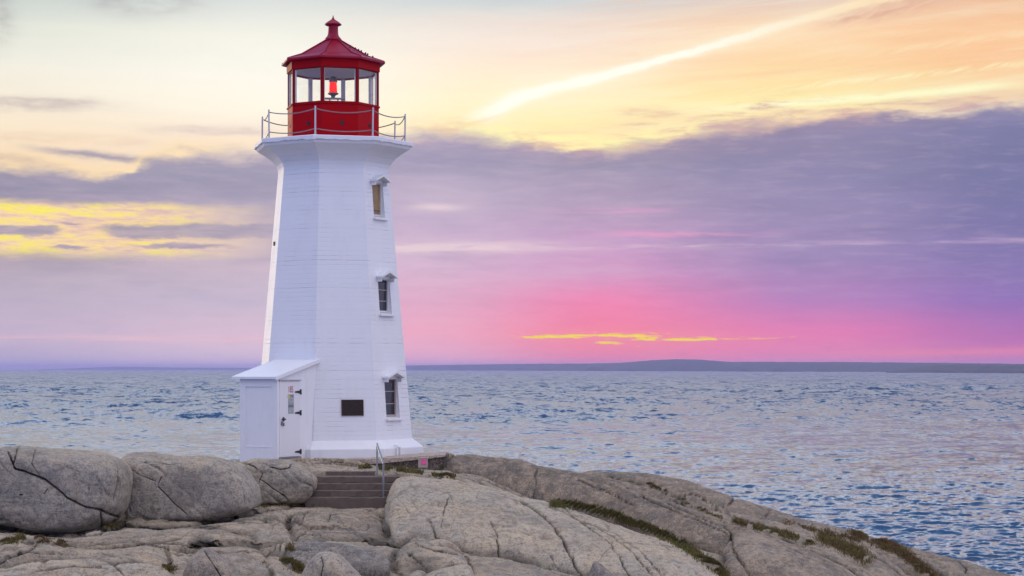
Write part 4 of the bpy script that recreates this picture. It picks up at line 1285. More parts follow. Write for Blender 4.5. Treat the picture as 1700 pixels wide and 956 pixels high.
# windows of the tower
for wi, (I, dist, lat, z0, z1, topc) in enumerate(reversed(frames)):
    M = Matrix.Translation(wn_ * dist + wt_ * ((lat[0] + lat[1]) / 2)) @ Matrix((( wt_.x, wn_.x, 0, 0), (wt_.y, wn_.y, 0, 0), (0, 0, 1, 0), (0, 0, 0, 1)))
    hw = (lat[1] - lat[0]) / 2
    fw = .035
    bm = bmesh.new()
    box(bm, -hw, -hw + fw, -.05, .028, z0, z1, M); box(bm, hw - fw, hw, -.05, .028, z0, z1, M)
    box(bm, -hw + fw, hw - fw, -.05, .03, z0, z0 + fw * 1.6, M); box(bm, -hw + fw, hw - fw, -.05, .03, z1 - fw, z1, M)
    win = obj('window', bm, FRAMEM if wi == 2 else GREYIN, ROOT)
    bm = bmesh.new()
    box(bm, -hw + fw, hw - fw, -.03, -.012, z0 + fw * 1.6, z1 - fw, M)
    pane = obj('pane', bm, PANE_AMBER if wi == 0 else PANE_DARK, win)
    if wi == 0: pane['label'] = 'amber-coloured window pane'
    for f_ in ((.34, .67) if wi else (.18,)):
        zz_ = z0 + (z1 - z0) * f_
        bm = bmesh.new()
        box(bm, -hw + fw, hw - fw, -.012, .012, zz_ - .011, zz_ + .011, M)
        obj('glazing_bar', bm, FRAMEM if wi else DARKMET, win)
    # sloping sill and little gabled hood
    tw = topc.dot(wn_)
    bm = bmesh.new()
    Mh = Matrix.Translation(wn_ * tw + wt_ * ((lat[0] + lat[1]) / 2)) @ Matrix(((wt_.x, wn_.x, 0, 0), (wt_.y, wn_.y, 0, 0), (0, 0, 1, 0), (0, 0, 0, 1)))
    hh = hw + .10
    th = .055
    prof = [(-hh, .0), (0, .155), (hh, .0), (hh, th), (0, .155 + th + .01), (-hh, th)]
    fr = [bm.verts.new(Mh @ Vector((p_[0], .24, z1 + .02 + p_[1]))) for p_ in prof]
    bk = [bm.verts.new(Mh @ Vector((p_[0], -.10, z1 + .02 + p_[1]))) for p_ in prof]
    for a, b, c, d in ((0, 1, 4, 5), (1, 2, 3, 4)):
        bm.faces.new((fr[a], fr[b], fr[c], fr[d])); bm.faces.new((bk[a], bk[d], bk[c], bk[b]))
    for a, b in ((0, 1), (1, 2), (2, 3), (3, 4), (4, 5), (5, 0)):
        bm.faces.new((fr[a], bk[a], bk[b], fr[b]))
    obj('hood', bm, WHITE_FLAT, win)
    for sgn in (-1, 1):
        bm = bmesh.new()
        box(bm, sgn * (hw + .025) - .025, sgn * (hw + .025) + .025, -.08, .16, z1 - .09, z1 + .022, Mh)
        obj('hood_bracket', bm, WHITE_FLAT, win)
    bm = bmesh.new()
    zb_ = I[0].z
    box(bm, -hw - .06, hw + .06, dist - tw + .02, .10 + (rwall(z0 - .05) - rwall(z1)) * .924, z0 - .115, z0 - .052, Mh, .008)
    obj('sill', bm, WHITE_FLAT, win)

# plinth
bm = bmesh.new()
octa(bm, [(152 / S, zl(775)), (152.5 / S, zl(743.2, 1)), (152.2 / S, zl(742.2, 1)), (134.6 / S, zl(729, 1)), (125 / S, zl(727.5, 1))], True)
obj('plinth', bm, WHITE_FLAT, ROOT)
# pipes fixed to the plinth below the lowest window
for dx_, h_ in ((.0, .33), (.16, .28)):
    bm = bmesh.new()
    c_ = pol(152 / S * .924, wa + 22.5) + wt_ * (dx_ - .40) + wn_ * .06
    tube(bm, [c_ + Vector((0, 0, zl(756))), c_ + Vector((0, 0, zl(756) + h_ * .7)), c_ + Vector((0, 0, zl(756) + h_)), c_ - wn_ * .10 + Vector((0, 0, zl(756) + h_ + .02))], .026, 8)
    obj('plinth_pipe', bm, WHITE_FLAT, ROOT)
bm = bmesh.new()
c_ = pol(RB * .92, 9, 0)
pf_a, pf_b = CORN[0], CORN[1]
# plaque, lying on the sloping front face
zc = zl(677, 2.2)
pc = pol(rwall(zc), pf_a, zc).lerp(pol(rwall(zc), pf_b, zc), .625)
slope = math.atan2((RB - RT) * .924, ZT - ZBOT)
fn = Vector((math.sin(R(9)), -math.cos(R(9)), 0)); ft = Vector((math.cos(R(9)), math.sin(R(9)), 0))
upv = (Vector((0, 0, 1)) * math.cos(slope) - fn * math.sin(slope)).normalized()
nv = ft.cross(upv).normalized()
if nv.dot(fn) < 0: nv = -nv
MP = Matrix(((ft.x, nv.x, upv.x, pc.x), (ft.y, nv.y, upv.y, pc.y), (ft.z, nv.z, upv.z, pc.z), (0, 0, 0, 1)))
box(bm, -.315, .315, -.02, .030, -.225, .225, MP, .006)
plq = obj('plaque', bm, BRONZE, ROOT)
plq['label'] = 'dark bronze plaque'
bm = bmesh.new()
for x0, x1, z0, z1 in ((-.325, .325, .225, .238), (-.325, .325, -.238, -.225), (-.328, -.315, -.225, .225), (.315, .328, -.225, .225)):
    box(bm, x0, x1, -.018, .036, z0, z1, MP)
obj('plaque_border', bm, simple('aged_brass', (.20, .13, .07), .5, .3), plq)
# small bracket high on the left-hand face
bm = bmesh.new()
zc = zl(404)
c_ = pol(rwall(zc) * .924, -81, zc)
box(bm, -.05, .05, -.05, .05, -.06, .06, Matrix.Translation(c_) @ Matrix.Rotation(R(-81), 4, 'Z'), .01)
obj('bracket', bm, simple('rusty_iron', (.17, .13, .10), .7), ROOT)

# gallery deck
bm = bmesh.new()
rings = octa(bm, [(131.4 / S, zl(243.4)), (135.0 / S, zl(242.0)), (135.4 / S, zl(236.2)), (134.2 / S, zl(235.2)), (60 / S, zl(234.4))], True)
bmesh.ops.subdivide_edges(bm, edges=[e for e in bm.edges if abs(e.verts[0].co.z - e.verts[1].co.z) < .002 and e.verts[0].co.xy.length > 2.2], cuts=14)
for v in bm.verts:
    if v.co.z < zl(239): v.co.z += random.uniform(-.018, .03)
obj('gallery_deck', bm, paint('gallery_paint', (.74, .75, .78), .55, .35, (.40, .38, .36), wear=.7, wcol=(.42, .42, .44)), ROOT)

# railing posts and chains
RP = 121.5 / S
zd, zp = zl(235.0), zl(235.0) + .86
for k in range(8):
    bm = bmesh.new()
    c_ = pol(RP, CORN[k])
    lean = pol(random.uniform(-.02, .03), CORN[k])
    tube(bm, [c_ + Vector((0, 0, zd - .02)), c_ + lean + Vector((0, 0, zp - .01)), c_ + lean + Vector((0, 0, zp))], [.026, .025, .018], 10)
    lathe(bm, [(.065, zd - .01), (.065, zd + .025), (.036, zd + .03)], 10, (c_.x, c_.y))
    obj('railing_post', bm, POSTM, ROOT, smooth=.8)
    a, b = pol(RP, CORN[k]), pol(RP, CORN[(k + 1) % 8])
    for h_, sag in ((.78, .105), (.20, .085)):
        bm = bmesh.new()
        sg = sag * random.uniform(.75, 1.25)
        tube(bm, [a.lerp(b, t / 16) + Vector((0, 0, zd + h_ - sg * 4 * (t / 16) * (1 - t / 16))) for t in range(17)], .0165, 6)
        obj('railing_chain', bm, CHAINM, ROOT, smooth=True)

# lantern room
RL = 77.6 / S
zs_, zh, zf = zl(175.3, .4), zl(118.2, .4), zl(103.6, .4)
zdk = zl(235.2)
bm = bmesh.new()
octa(bm, [(RL, zdk - .02), (RL, zs_ - .05), (RL + .035, zs_ - .045), (RL + .035, zs_), (RL - .09, zs_ + .004), (RL - .09, zdk + .01)], False)
octa(bm, [(RL + .03, zdk - .005), (RL + .03, zdk + .05), (RL - .01, zdk + .055)], False)
lw = obj('lantern_wall', bm, RED, ROOT)
for k in range(8):                       # round vents
    bm = bmesh.new()
    d_ = CORN[k] + 22.5
    n_ = pol(1, d_)
    c_ = pol(RL * .924, d_, zl(204, 1.2)) + Vector((math.cos(R(d_)), math.sin(R(d_)), 0)) * .06
    n_s = 18
    Mv = Matrix.Translation(c_) @ n_.to_track_quat('Z', 'Y').to_matrix().to_4x4()
    lp = [(.062, -.02), (.062, .014), (.047, .016), (.045, .004), (0, .003)]
    rr = lathe(bm, lp, n_s, close=False)
    for v in bm.verts: v.co = Mv @ v.co
    obj('vent', bm, BLACKM, lw, smooth=.6)
bm = bmesh.new()
octa(bm, [(RL + .0, zh), (RL + .03, zh + .004), (RL + .035, zf + .05), (RL - .06, zf + .05), (RL - .06, zh), (RL, zh)], False)
obj('lantern_fascia', bm, RED, ROOT)
bm = bmesh.new()
octa(bm, [(RL - .062, zh + .03), (.01, zh + .05)], False)
obj('lantern_ceiling', bm, GREYIN, ROOT)
bm = bmesh.new()
octa(bm, [(RL - .095, zs_ - .42), (.01, zs_ - .42)], False)
obj('lantern_floor', bm, GREYIN, ROOT)
for k in range(8):
    a = CORN[k]
    bm = bmesh.new()
    Mm = Matrix.Translation(pol(RL - .032, a)) @ Matrix.Rotation(R(a), 4, 'Z')
    vs = []
    for z_ in (zs_ + .002, zh + .001):
        vs.append([bm.verts.new(Mm @ Vector(p_ + (z_,))) for p_ in ((-.060, .022), (-.048, -.012), (0, -.034), (.048, -.012), (.060, .022))])
    n5 = 5
    for j in range(n5): bm.faces.new((vs[0][j], vs[0][(j + 1) % n5], vs[1][(j + 1) % n5], vs[1][j]))
    bm.faces.new(vs[0]); bm.faces.new(vs[1])
    mu = obj('mullion', bm, REDTRIM, ROOT)
    bm = bmesh.new()
    box(bm, -.062, .062, .024, .075, zs_ + .004, zh - .001, Mm)
    obj('mullion_lining', bm, GREYIN, mu)
    # pane with a thin red bead
    d_ = a + 22.5
    half = RL * math.sin(R(22.5)) - .058
    Mp = Matrix.Translation(pol(RL * .924 - .045, d_)) @ Matrix.Rotation(R(d_), 4, 'Z')
    bm = bmesh.new()
    box(bm, -half, half, -.003, .003, zs_ + .03, zh - .03, Mp)
    gp = obj('glass_pane', bm, GLASS, ROOT)
    bm = bmesh.new()
    for x0, x1, z0, z1 in ((-half, half, zs_ + .003, zs_ + .029), (-half, half, zh - .029, zh - .002), (-half, -half + .016, zs_ + .029, zh - .029), (half - .016, half, zs_ + .029, zh - .029)):
        box(bm, x0, x1, -.02, -.0035, z0, z1, Mp)
    obj('pane_bead', bm, REDTRIM, gp)
    for x0, x1 in ((-half - .008, -half + .022), (half - .022, half + .008)):
        bm = bmesh.new()
        box(bm, x0, x1, .004, .03, zs_ + .03, zh - .03, Mp)
        obj('pane_lining', bm, WHITE_FLAT, gp)

# roof
bm = bmesh.new()
ze = zl(103.2, .4)
octa(bm, [(RL + .0, ze + .01), (86.5 / S, ze - .03), (88.0 / S, ze - .02), (88.2 / S, ze + .025), (86.6 / S, ze + .055), (60 / S, zl(90.5)), (12.0 / S, zl(62.2))], False)
rf = obj('lantern_roof', bm, REDROOF, ROOT)
for k in range(8):
    bm = bmesh.new()
    tube(bm, [pol(87.2 / S, CORN[k], ze + .045), pol(60 / S, CORN[k], zl(90.5) + .012), pol(12.5 / S, CORN[k], zl(62.2) + .012)], .022, 6)
    obj('ridge_roll', bm, REDROOF, rf, smooth=True)
for t_ in (.12, .27, .33, .45, .52, .60, .72):
    p_ = pol(86.6 / S, 55 + t_ * 14, ze + .07).lerp(pol(12 / S, 55, zl(62.2)), t_)
    bm = bmesh.new()
    lathe(bm, [(.024, p_.z - .05), (.026, p_.z - .02), (.012, p_.z + .006), (0, p_.z + .012)], 7, (p_.x, p_.y))
    obj('roof_rivet', bm, BLACKM, rf)
bm = bmesh.new()
lathe(bm, [(r_ / S, zl(p_)) for r_, p_ in ((12.5, 64), (14.2, 62.2), (14.2, 60.2), (12.5, 58), (10, 55.2), (8.8, 52), (8.4, 46), (8.4, 38.4))], 20, close=False)
vp = obj('vent_pipe', bm, REDROOF, ROOT, smooth=.6)
bm = bmesh.new()
lathe(bm, [(r_ / S, zl(p_)) for r_, p_ in ((8.0, 38.6), (11.0, 37.6), (13.8, 36.2), (14.2, 35.2), (13.2, 34.2), (9.5, 31.0), (5.0, 28.2), (2.6, 26.5), (2.2, 25.2), (1.4, 24.4), (.9, 22.0), (.25, 19.5))], 20)
obj('vent_cap', bm, REDROOF, vp, smooth=.6)

# beacon lamp on its table
bcz = zl(160)
bc = empty('beacon', (0, 0, 0)); bc.parent = ROOT
bm = bmesh.new()
box(bm, -.37, .37, -.085, .085, bcz - .012, bcz + .03, None, .008)
obj('table_top', bm, TABLEM, bc, smooth=.6)
for lx_, ly_ in ((-.27, -.05), (.14, -.05), (-.10, .05), (.27, .05)):
    p_ = Vector((lx_, ly_, 0))
    bm = bmesh.new()
    tube(bm, [p_ + Vector((0, 0, zs_ - .42)), p_ + Vector((0, 0, bcz - .015))], .024, 8)
    obj('table_leg', bm, TABLEM, bc, smooth=.6)
bm = bmesh.new()
lathe(bm, [(r_ / S, zl(p_)) for r_, p_ in ((3.6, 160), (3.2, 156), (4.2, 154.2), (7.6, 152.6), (9.0, 151.8), (9.0, 150.4), (7.0, 150.0))], 24)
obj('pedestal', bm, DARKMET, bc, smooth=.6)
m, nt, b = mat_new('lit_red_lens')
p = pos(nt, True)
n = noise(nt, p, 9.0, 3, .6, .5)
ec = mixc(nt, n.ss(.60, .68), (1.0, .018, .008), (1.0, .22, .02))  # orange spots paint small highlights into the lens glow
setc(nt, b.inputs['Base Color'], (.25, .004, .004))
setc(nt, b.inputs['Emission Color'], ec)
b.inputs['Emission Strength'].default_value = 1.05
b.inputs['Specular IOR Level'].default_value = .1
b.inputs['Roughness'].default_value = .15
bm = bmesh.new()
prof = [(6.9, 149.9)]
for i in range(12):
    q_ = 149.6 - i * 1.45
    rr_ = 6.9 - i * .085
    prof += [(rr_ + .22, q_ - .35), (rr_ - .12, q_ - 1.1)]
prof += [(5.9, 132.0)]
lathe(bm, [(r_ / S, zl(p_)) for r_, p_ in prof], 28)
obj('lens', bm, m, bc, smooth=.9)
bm = bmesh.new()
lathe(bm, [(r_ / S, zl(p_)) for r_, p_ in ((6.8, 131.9), (7.0, 130.6), (6.2, 128.0), (5.2, 124.5), (3.8, 122.8), (2.0, 122.2))], 24)
obj('lamp_cap', bm, LAMPCAP, bc, smooth=.6)

# porch with the door, on the front left-hand face
pn = Vector((math.sin(R(-36)), -math.cos(R(-36)), 0))
pt = Vector((math.cos(R(-36)), math.sin(R(-36)), 0))
MQ = Matrix(((pt.x, pn.x, 0, 0), (pt.y, pn.y, 0, 0), (0, 0, 1, 0), (0, 0, 0, 1)))   # local x along the face, y outwards
a0, a1, b0, b1 = -.45, .875, 1.92, 3.89
zw = zl(628, 3.4); zr0, zr1 = zl(626.0, 3.6), zl(596.0, 2.3)
zb0 = -.14
porch = empty('porch', (0, 0, 0)); porch.parent = ROOT
bm = bmesh.new()
sl = (zr1 - zr0) / (4.0 - b0)
def zroof(b): return zr0 + (4.0 - b) * sl - .005
pts = []
for a in (a0, a1):
    pts.append([bm.verts.new(MQ @ Vector((a, b, z))) for b, z in ((b0, zb0), (b1, zb0), (b1, zroof(b1) - .04), (b0, zroof(b0) - .04))])
bm.faces.new(pts[0]); bm.faces.new(pts[1][::-1])
for j in range(4): bm.faces.new((pts[0][j], pts[0][(j + 1) % 4], pts[1][(j + 1) % 4], pts[1][j]))
obj('porch_wall', bm, WHITE_FLAT, porch)
bm = bmesh.new()                            # raised boards of the blind panel on the outer wall
def cob(x0, x1, z0, z1, d=.018): box(bm, x0, x1, b1 - .002, b1 + d, z0, z1, MQ)
zA, zB_ = zl(641, 3.6), zl(742, 3.6)
cob(a0 + .004, a0 + .215, zb0, zr0 - .07); cob(a1 - .16, a1 - .004, zb0, zr0 - .07)
cob(a0 + .215, a1 - .16, zA, zr0 - .07); cob(a0 + .215, a1 - .16, zb0, zB_)
cob(a0 + .2, a1 - .15, zA - .012, zA + .016, .032)
cob(a0 + .215, a1 - .16, zB_ - .012, zB_ + .012, .026)
obj('wall_boarding', bm, WHITE_FLAT, porch)
bm = bmesh.new()                            # corner boards
box(bm, a1 - .004, a1 + .022, b1 - .09, b1 + .02, zb0, zroof(b1) - .05, MQ)
obj('corner_board', bm, WHITE_FLAT, porch)
bm = bmesh.new()
rv = []
for a in (a0 - .20, a1 + .06):
    rv.append([bm.verts.new(MQ @ Vector((a, b, z))) for b, z in ((b0, zr1 - .05), (4.03, zr0 - .055), (4.03, zr0 + .012), (b0, zr1 + .015))])
bm.faces.new(rv[0]); bm.faces.new(rv[1][::-1])
for j in range(4): bm.faces.new((rv[0][j], rv[0][(j + 1) % 4], rv[1][(j + 1) % 4], rv[1][j]))
obj('porch_roof', bm, WHITE_ROOF, porch)
bm = bmesh.new()                            # barge board along the right-hand verge
rv = []
for a in (a1 + .062, a1 + .085):
    rv.append([bm.verts.new(MQ @ Vector((a, b, z))) for b, z in ((b0, zr1 - .09), (4.035, zr0 - .085), (4.035, zr0 + .014), (b0, zr1 + .02))])
bm.faces.new(rv[0]); bm.faces.new(rv[1][::-1])
for j in range(4): bm.faces.new((rv[0][j], rv[0][(j + 1) % 4], rv[1][(j + 1) % 4], rv[1][j]))
obj('barge_board', bm, WHITE_FLAT, porch)

# the door itself
d0, d1 = 2.86, 3.815
zd0, zd1 = zl(757, 3.0), zl(632.5, 3.0)
bm = bmesh.new()
box(bm, a1 + .006, a1 + .038, d0, d1, zd0, zd1, MQ, .006)
door = obj('door', bm, DOORPAINT, ROOT)
bm = bmesh.new()
box(bm, a1 - .003, a1 + .075, d0 - .03, d1 + .03, zd1 + .012, zd1 + .045, MQ, .006)
obj('drip_board', bm, simple('drip_board_shade', (.45, .44, .47), .6), door)  # grey tone paints in the shadow line above the door
bm = bmesh.new()
box(bm, a1 - .003, a1 + .07, d0 - .02, d1 + .03, zd0 - .05, zd0 - .012, MQ, .006)
obj('threshold', bm, simple('threshold_wood', (.22, .20, .20), .8), door)
for py in (650.5, 685.2, 749.8):
    zc = zl(py, 3.0)
    bm = bmesh.new()
    box(bm, a1 + .036, a1 + .056, d0 - .055, d0 + .015, zc - .075, zc + .075, MQ, .006)
    vs = [bm.verts.new(MQ @ Vector((a1 + x_, b_, zc + h_))) for x_ in (.0385, .052) for b_, h_ in ((d0 + .012, -.042), (d0 + .012, .042), (d0 + .24, .018), (d0 + .255, 0), (d0 + .24, -.018))]
    bm.faces.new(vs[:5]); bm.faces.new(vs[5:])
    for j in range(5): bm.faces.new((vs[j], vs[(j + 1) % 5], vs[5 + (j + 1) % 5], vs[5 + j]))
    obj('hinge', bm, BLACKM, door)
bm = bmesh.new()                            # lever handle
zc = zl(696, 3.6)
c_ = MQ @ Vector((a1 + .04, d1 - .17, zc))
box(bm, a1 + .036, a1 + .05, d1 - .21, d1 - .13, zc - .06, zc + .06, MQ, .006)
tube(bm, [MQ @ Vector((a1 + .04, d1 - .17, zc)), MQ @ Vector((a1 + .11, d1 - .17, zc)), MQ @ Vector((a1 + .115, d1 - .10, zc)), MQ @ Vector((a1 + .11, d1 - .02, zc))], .022, 8)
obj('handle', bm, BLACKM, door)
bm = bmesh.new()
zc = zl(703, 3.6)
box(bm, a1 + .036, a1 + .075, d1 - .13, d1 - .05, zc - .055, zc + .06, MQ, .01)
box(bm, a1 + .036, a1 + .085, d1 - .17, d1 - .135, zc - .07, zc + .02, MQ, .008)
obj('lock', bm, simple('lock_metal', (.22, .22, .24), .4, .6), door)
# the number and the notice
cu = bpy.data.curves.new('door_number', 'FONT')
cu.body = '185'
cu.size = .26
cu.align_x, cu.align_y = 'CENTER', 'CENTER'
cu.extrude = .002
cu.offset = .0
tmp = bpy.data.objects.new('tmp', cu)
COL.objects.link(tmp)
bpy.context.view_layer.update()
tm = bpy.data.meshes.new_from_object(tmp.evaluated_get(bpy.context.evaluated_depsgraph_get()))
bpy.data.objects.remove(tmp); 
zc = zl(646.8, 3.2)
MT = Matrix(((-pn.x, 0, pt.x, 0), (-pn.y, 0, pt.y, 0), (0, 1, 0, 0), (0, 0, 0, 1)))
tm.transform(Matrix.Translation(MQ @ Vector((a1 + .042, d0 + .45, zc))) @ MT @ Matrix.Diagonal((.66, 1, 1, 1)))
tm.name = 'door_number'
link('door_number', tm, REDNUM, door)


def notice_mat():
    m, nt, b = mat_new('printed_notice')
    p = pos(nt, True)
    sep = nt.nodes.new('ShaderNodeSeparateXYZ'); nt.links.new(p, sep.inputs[0])
    z = E(nt, sep.outputs[2])
    n = noise(nt, scalev(nt, p, (9, 9, 26)), 1.0, 3, .6)
    bands = ((z - zl(674, 3.2)).gauss(.045) * .9).max((z - zl(657, 3.2)).gauss(.03) * .7)
    c = mixc(nt, n.ss(.40, .62), (.26, .30, .30), (.40, .42, .42))
    c = mixc(nt, bands, c, (.11, .11, .13))
    setc(nt, b.inputs['Base Color'], c)
    b.inputs['Roughness'].default_value = .45
    return m


bm = bmesh.new()
zn0, zn1 = zl(686.5, 3.2), zl(654.5, 3.2)
box(bm, a1 + .0385, a1 + .048, d0 + .31, d0 + .565, zn0, zn1, MQ, .003)
nb_ = obj('notice', bm, notice_mat(), door)
bm = bmesh.new()
for v in lathe(bm, [(.042, 0), (.042, .004), (0, .0045)], 16, close=False): pass
My = Matrix.Translation(MQ @ Vector((a1 + .0485, d0 + .55, zl(658, 3.2)))) @ pt.to_track_quat('Z', 'Y').to_matrix().to_4x4()
for v in bm.verts: v.co = My @ v.co
obj('sticker', bm, YELLOW, nb_)

# ------------------------------------------------- concrete by the tower
# apron: a slab that wraps the front of the plinth on a darker footing
def wedge(name, top, bot, Ys, thick, mat, parent):
    """a slab whose front face is bounded by two traced lines at given depths"""
    bm = bmesh.new()
    xs = np.linspace(top[0][0], top[-1][0], 40)
    tp = np.interp(xs, *zip(*top)); bt = np.interp(xs, *zip(*bot)); Y = np.interp(xs, *zip(*Ys))
    rows = []
    for x, t, b, y in zip(xs, tp, bt, Y):
        f0 = P(x, t, y); f1 = P(x, b, y)
        j = .012 * math.sin(x * .7) + random.uniform(-.008, .008)
        f0.z += random.uniform(-.008, .008)
        rows.append([bm.verts.new(f0 + Vector((0, j, 0))), bm.verts.new(f1 + Vector((0, j, 0))), bm.verts.new(f1 + Vector((0, thick, 0))), bm.verts.new(f0 + Vector((0, thick, 0)))])
    for A, B in zip(rows[:-1], rows[1:]):
        for j in range(4): bm.faces.new((A[j], A[(j + 1) % 4], B[(j + 1) % 4], B[j]))
    bm.faces.new(rows[0]); bm.faces.new(rows[-1])
    return obj(name, bm, mat, parent)


ap = empty('concrete_apron', P(640, 775, 56.5))
tag(ap, 'low concrete apron with a dark footing under the front of the lighthouse plinth', 'apron')
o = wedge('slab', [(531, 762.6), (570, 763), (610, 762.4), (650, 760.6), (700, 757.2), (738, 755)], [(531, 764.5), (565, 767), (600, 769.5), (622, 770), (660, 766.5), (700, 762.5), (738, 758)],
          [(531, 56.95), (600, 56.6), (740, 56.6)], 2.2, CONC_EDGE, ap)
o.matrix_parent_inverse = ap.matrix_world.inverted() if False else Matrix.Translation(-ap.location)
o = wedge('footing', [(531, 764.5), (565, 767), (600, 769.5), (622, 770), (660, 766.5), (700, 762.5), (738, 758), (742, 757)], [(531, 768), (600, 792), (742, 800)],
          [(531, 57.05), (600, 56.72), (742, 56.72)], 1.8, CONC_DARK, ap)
o.matrix_parent_inverse = Matrix.Translation(-ap.location)

# ------------------------------------------------------------ stone steps
STEPM = simple('brown_step_concrete', (.150, .112, .090), .9, 0, .35, 5)
NOSEM = simple('lit_step_edge', (.50, .42, .37), .85, 0, .35, 6)  # pale tone paints in grazing light along the tread edges
st = empty('concrete_steps', P(585, 837, 49))
tag(st, 'flight of worn brown concrete steps between the small boulder and the big pale hump', 'steps')
zg = Z0 - 3.34
for i in range(5):
    yf = 49.0 + .30 * i
    zt = Z0 - 3.325 + .155 * (i + 1) if i < 4 else Z0 - 2.60
    x0, x1 = -5.10 + .05 * i, -2.62
    if i == 4: x0, x1 = (541 - 850) / F * 50.5, (622 - 850) / F * 50.5; yf = 50.48
    bm = bmesh.new()
    box(bm, x0, x1, yf, 50.95 if i < 4 else 50.9, (zt - .155 if i else zg - .2), zt - .002 * (i == 4), None, .014)
    bmesh.ops.subdivide_edges(bm, edges=[e for e in bm.edges if e.calc_length() > 1.0], cuts=30)
    for v in bm.verts:
        if v.co.y < yf + .05: v.co.y += random.uniform(-.010, .010); v.co.z += random.uniform(-.009, .006)
    o = obj('step', bm, STEPM, st)
    o.matrix_parent_inverse = Matrix.Translation(-st.location)
    bm = bmesh.new()
    box(bm, x0 + .01, x1 - .01, yf - .020, yf + .14, zt - .034, zt + .010, None, .005)
    bmesh.ops.subdivide_edges(bm, edges=[e for e in bm.edges if e.calc_length() > 1.0], cuts=30)
    for v in bm.verts: v.co += Vector((0, random.uniform(-.008, .008), random.uniform(-.006, .004)))
    n_ = obj('nosing', bm, NOSEM, o)
    n_.matrix_parent_inverse = Matrix.Translation(-st.location)

# handrail
hr = empty('handrail', P(631, 800, 49.8))
tag(hr, 'galvanized steel handrail sloping down the right side of the concrete steps', 'handrail')
pA, tA = P(626, 791, 50.25), P(626, 737.5, 50.25)
pB, tB = P(636.6, 826, 49.2), P(636.6, 769.5, 49.2)
for p_, t_ in ((pA, tA), (pB, tB)):
    bm = bmesh.new()
    tube(bm, [p_ - Vector((0, 0, .05)), t_ - Vector((0, 0, .022))], .024, 10)
    lathe(bm, [(.06, p_.z - .004), (.06, p_.z + .016), (.026, p_.z + .02)], 12, (p_.x, p_.y))
    o = obj('post', bm, STEEL, hr, smooth=.7); o.matrix_parent_inverse = Matrix.Translation(-hr.location)
bm = bmesh.new()
dv_ = (tB - tA).normalized()
tube(bm, [tA - dv_ * .03, tA, tA.lerp(tB, .5), tB, tB + dv_ * .03], .027, 10)
o = obj('rail', bm, STEEL, hr, smooth=.7); o.matrix_parent_inverse = Matrix.Translation(-hr.location)

# utility box with its pink sign
ub = empty('utility_box', P(702, 781, 55.6))
tag(ub, 'small beige utility box on two stubby legs with a pink sign, beside the dark footing', 'utility box')
c_ = P(702, 771, 55.6) - ub.location
bm = bmesh.new()
box(bm, c_.x - .13, c_.x + .13, -.02, .16, c_.z - .09, c_.z + .17, None, .012)
box(bm, c_.x - .145, c_.x + .145, -.035, .175, c_.z + .165, c_.z + .185, None, .006)
obj('cabinet', bm, paint('beige_cabinet', (.38, .33, .26), .6, .3), ub)
for x_ in (-.11, .10):
    bm = bmesh.new()
    box(bm, c_.x + x_ - .016, c_.x + x_ + .016, .02, .06, c_.z - .34, c_.z - .088)
    obj('leg', bm, STEEL, ub)
bm = bmesh.new()
box(bm, c_.x - .045, c_.x + .095, -.036, -.021, c_.z + .0, c_.z + .15, None, .006)
o = obj('sign', bm, PINK, ub); o['label'] = 'bright pink sign'


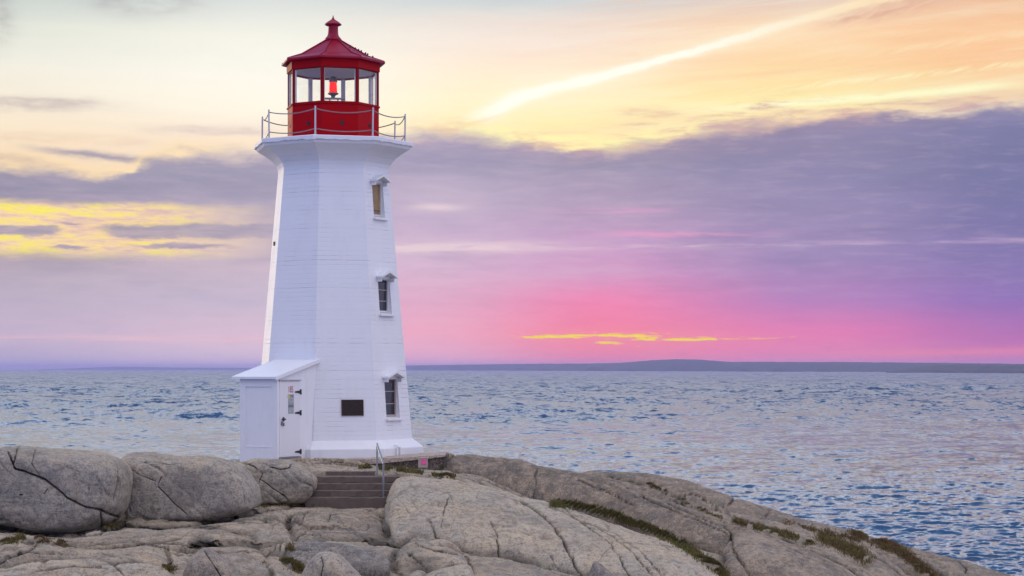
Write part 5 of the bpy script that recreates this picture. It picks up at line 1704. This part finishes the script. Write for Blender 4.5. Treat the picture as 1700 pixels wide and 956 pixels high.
# ------------------------------------------------------------------- grass
def grass():
    V = []; T = []; G = []
    def blade(p, h, w, col):
        a = random.uniform(0, 2 * PI); l = random.uniform(.1, .75) * h
        la = random.uniform(0, 2 * PI)
        s = Vector((math.cos(a), math.sin(a), 0)) * w
        d = Vector((math.cos(la), math.sin(la), 0)) * l
        i = len(V)
        for q in (p - s, p + s, p + d * .35 + s * .7 + Vector((0, 0, h * .6)), p + d * .35 - s * .7 + Vector((0, 0, h * .6)), p + d + Vector((0, 0, h))): V.append(q)
        T.extend([(i, i + 1, i + 2), (i, i + 2, i + 3), (i + 3, i + 2, i + 4)])
        G.extend([col] * 5)
    def strip(line, width, n, h, tone=0.0, gaps=.35):
        L = np.array(line, float)
        seg = np.hypot(*np.diff(L, axis=0).T); cum = np.concatenate([[0], np.cumsum(seg)])
        sd_ = random.random() * 99
        k = 0; tries = 0
        while k < n and tries < n * 6:
            tries += 1
            t = random.uniform(0, cum[-1])
            x, y = np.interp(t, cum, L[:, 0]), np.interp(t, cum, L[:, 1])
            wl = width[0] + (width[1] - width[0]) * t / cum[-1] if isinstance(width, tuple) else width
            x += random.gauss(0, wl * .6); y += random.gauss(0, wl * .5)
            cl = float(vnoise(np.array([x * .07 + sd_]), np.array([y * .16]), seed=5)[0])
            if cl < -gaps: continue
            q = hit(x, y)
            if q is None: continue
            q.z -= .01
            hh = h * random.uniform(.45, 1.15) * (.75 + .5 * max(cl, 0))
            blade(q, hh, random.uniform(.007, .014), tone + random.gauss(0, .28) + cl * .25)
            k += 1
    strip([(916, 838), (935, 839), (965, 845), (1000, 853), (1030, 862), (1060, 873), (1090, 885), (1118, 898), (1150, 917), (1178, 936), (1205, 958)], (3.5, 7), 9000, .12, .25, .6)
    strip([(1000, 855), (1060, 876), (1110, 896)], 6, 900, .10, .45, .1)
    strip([(1218, 864), (1240, 873), (1276, 881), (1320, 893), (1350, 905)], 4, 2400, .12, .4, .4)
    strip([(1362, 890), (1395, 905), (1425, 920), (1440, 930)], 10, 3600, .13, .55, .5)
    strip([(1415, 883), (1460, 897), (1500, 918), (1530, 945), (1550, 962)], 8, 4600, .12, .85, .5)
    strip([(1300, 868), (1360, 882), (1420, 896), (1480, 915)], 4, 900, .09, .75, .1)
    strip([(1060, 801), (1085, 808), (1106, 818)], 2, 380, .09, .3, .2)
    strip([(1130, 832), (1165, 848), (1200, 862)], 2, 350, .08, .5, .2)
    strip([(596, 777), (640, 779), (690, 784), (735, 791), (755, 793)], 2.4, 2200, .10, .25, .4)
    strip([(540, 768), (590, 774)], 2, 200, .06, .7, .2)
    strip([(725, 766), (735, 772), (728, 784)], 3, 260, .09, .2, .2)
    strip([(512, 836), (560, 838), (600, 838), (642, 836)], 1.4, 500, .07, .4, .2)
    strip([(508, 832), (518, 836)], 3, 200, .10, .1)
    strip([(0, 905), (20, 900), (40, 893)], 6, 600, .08, .3, .2)
    strip([(60, 898), (90, 900), (112, 906)], 4, 400, .06, .9, .1)
    strip([(160, 880), (185, 874), (205, 868)], 2.5, 380, .08, .4, .2)
    strip([(442, 930), (470, 932), (492, 940), (500, 950)], 8, 1000, .08, .45, .15)
    strip([(478, 905), (488, 918), (480, 930)], 4, 350, .07, .6, .15)
    strip([(272, 938), (290, 950), (305, 956)], 5, 500, .07, .7, .15)
    strip([(420, 842), (500, 838)], 1.5, 200, .06, .5)
    me = bpy.data.meshes.new('grass')
    me.from_pydata([tuple(v) for v in V], [], T)
    at = me.attributes.new('tone', 'FLOAT', 'POINT'); at.data.foreach_set('value', np.array(G, dtype=np.float32))
    m, nt, b = mat_new('coastal_grass')
    a = nt.nodes.new('ShaderNodeAttribute'); a.attribute_name = 'tone'
    f = E(nt, a.outputs['Fac'])
    c = ramp(nt, (f * .55 + .35).sat(), [(0, (.045, .060, .014)), (.35, (.085, .095, .022)), (.6, (.155, .125, .040)), (1.0, (.165, .095, .045))])
    setc(nt, b.inputs['Base Color'], c)
    b.inputs['Roughness'].default_value = .8
    b.inputs['Specular IOR Level'].default_value = .2
    tag(link('grass', me, m), kind='stuff')


grass()
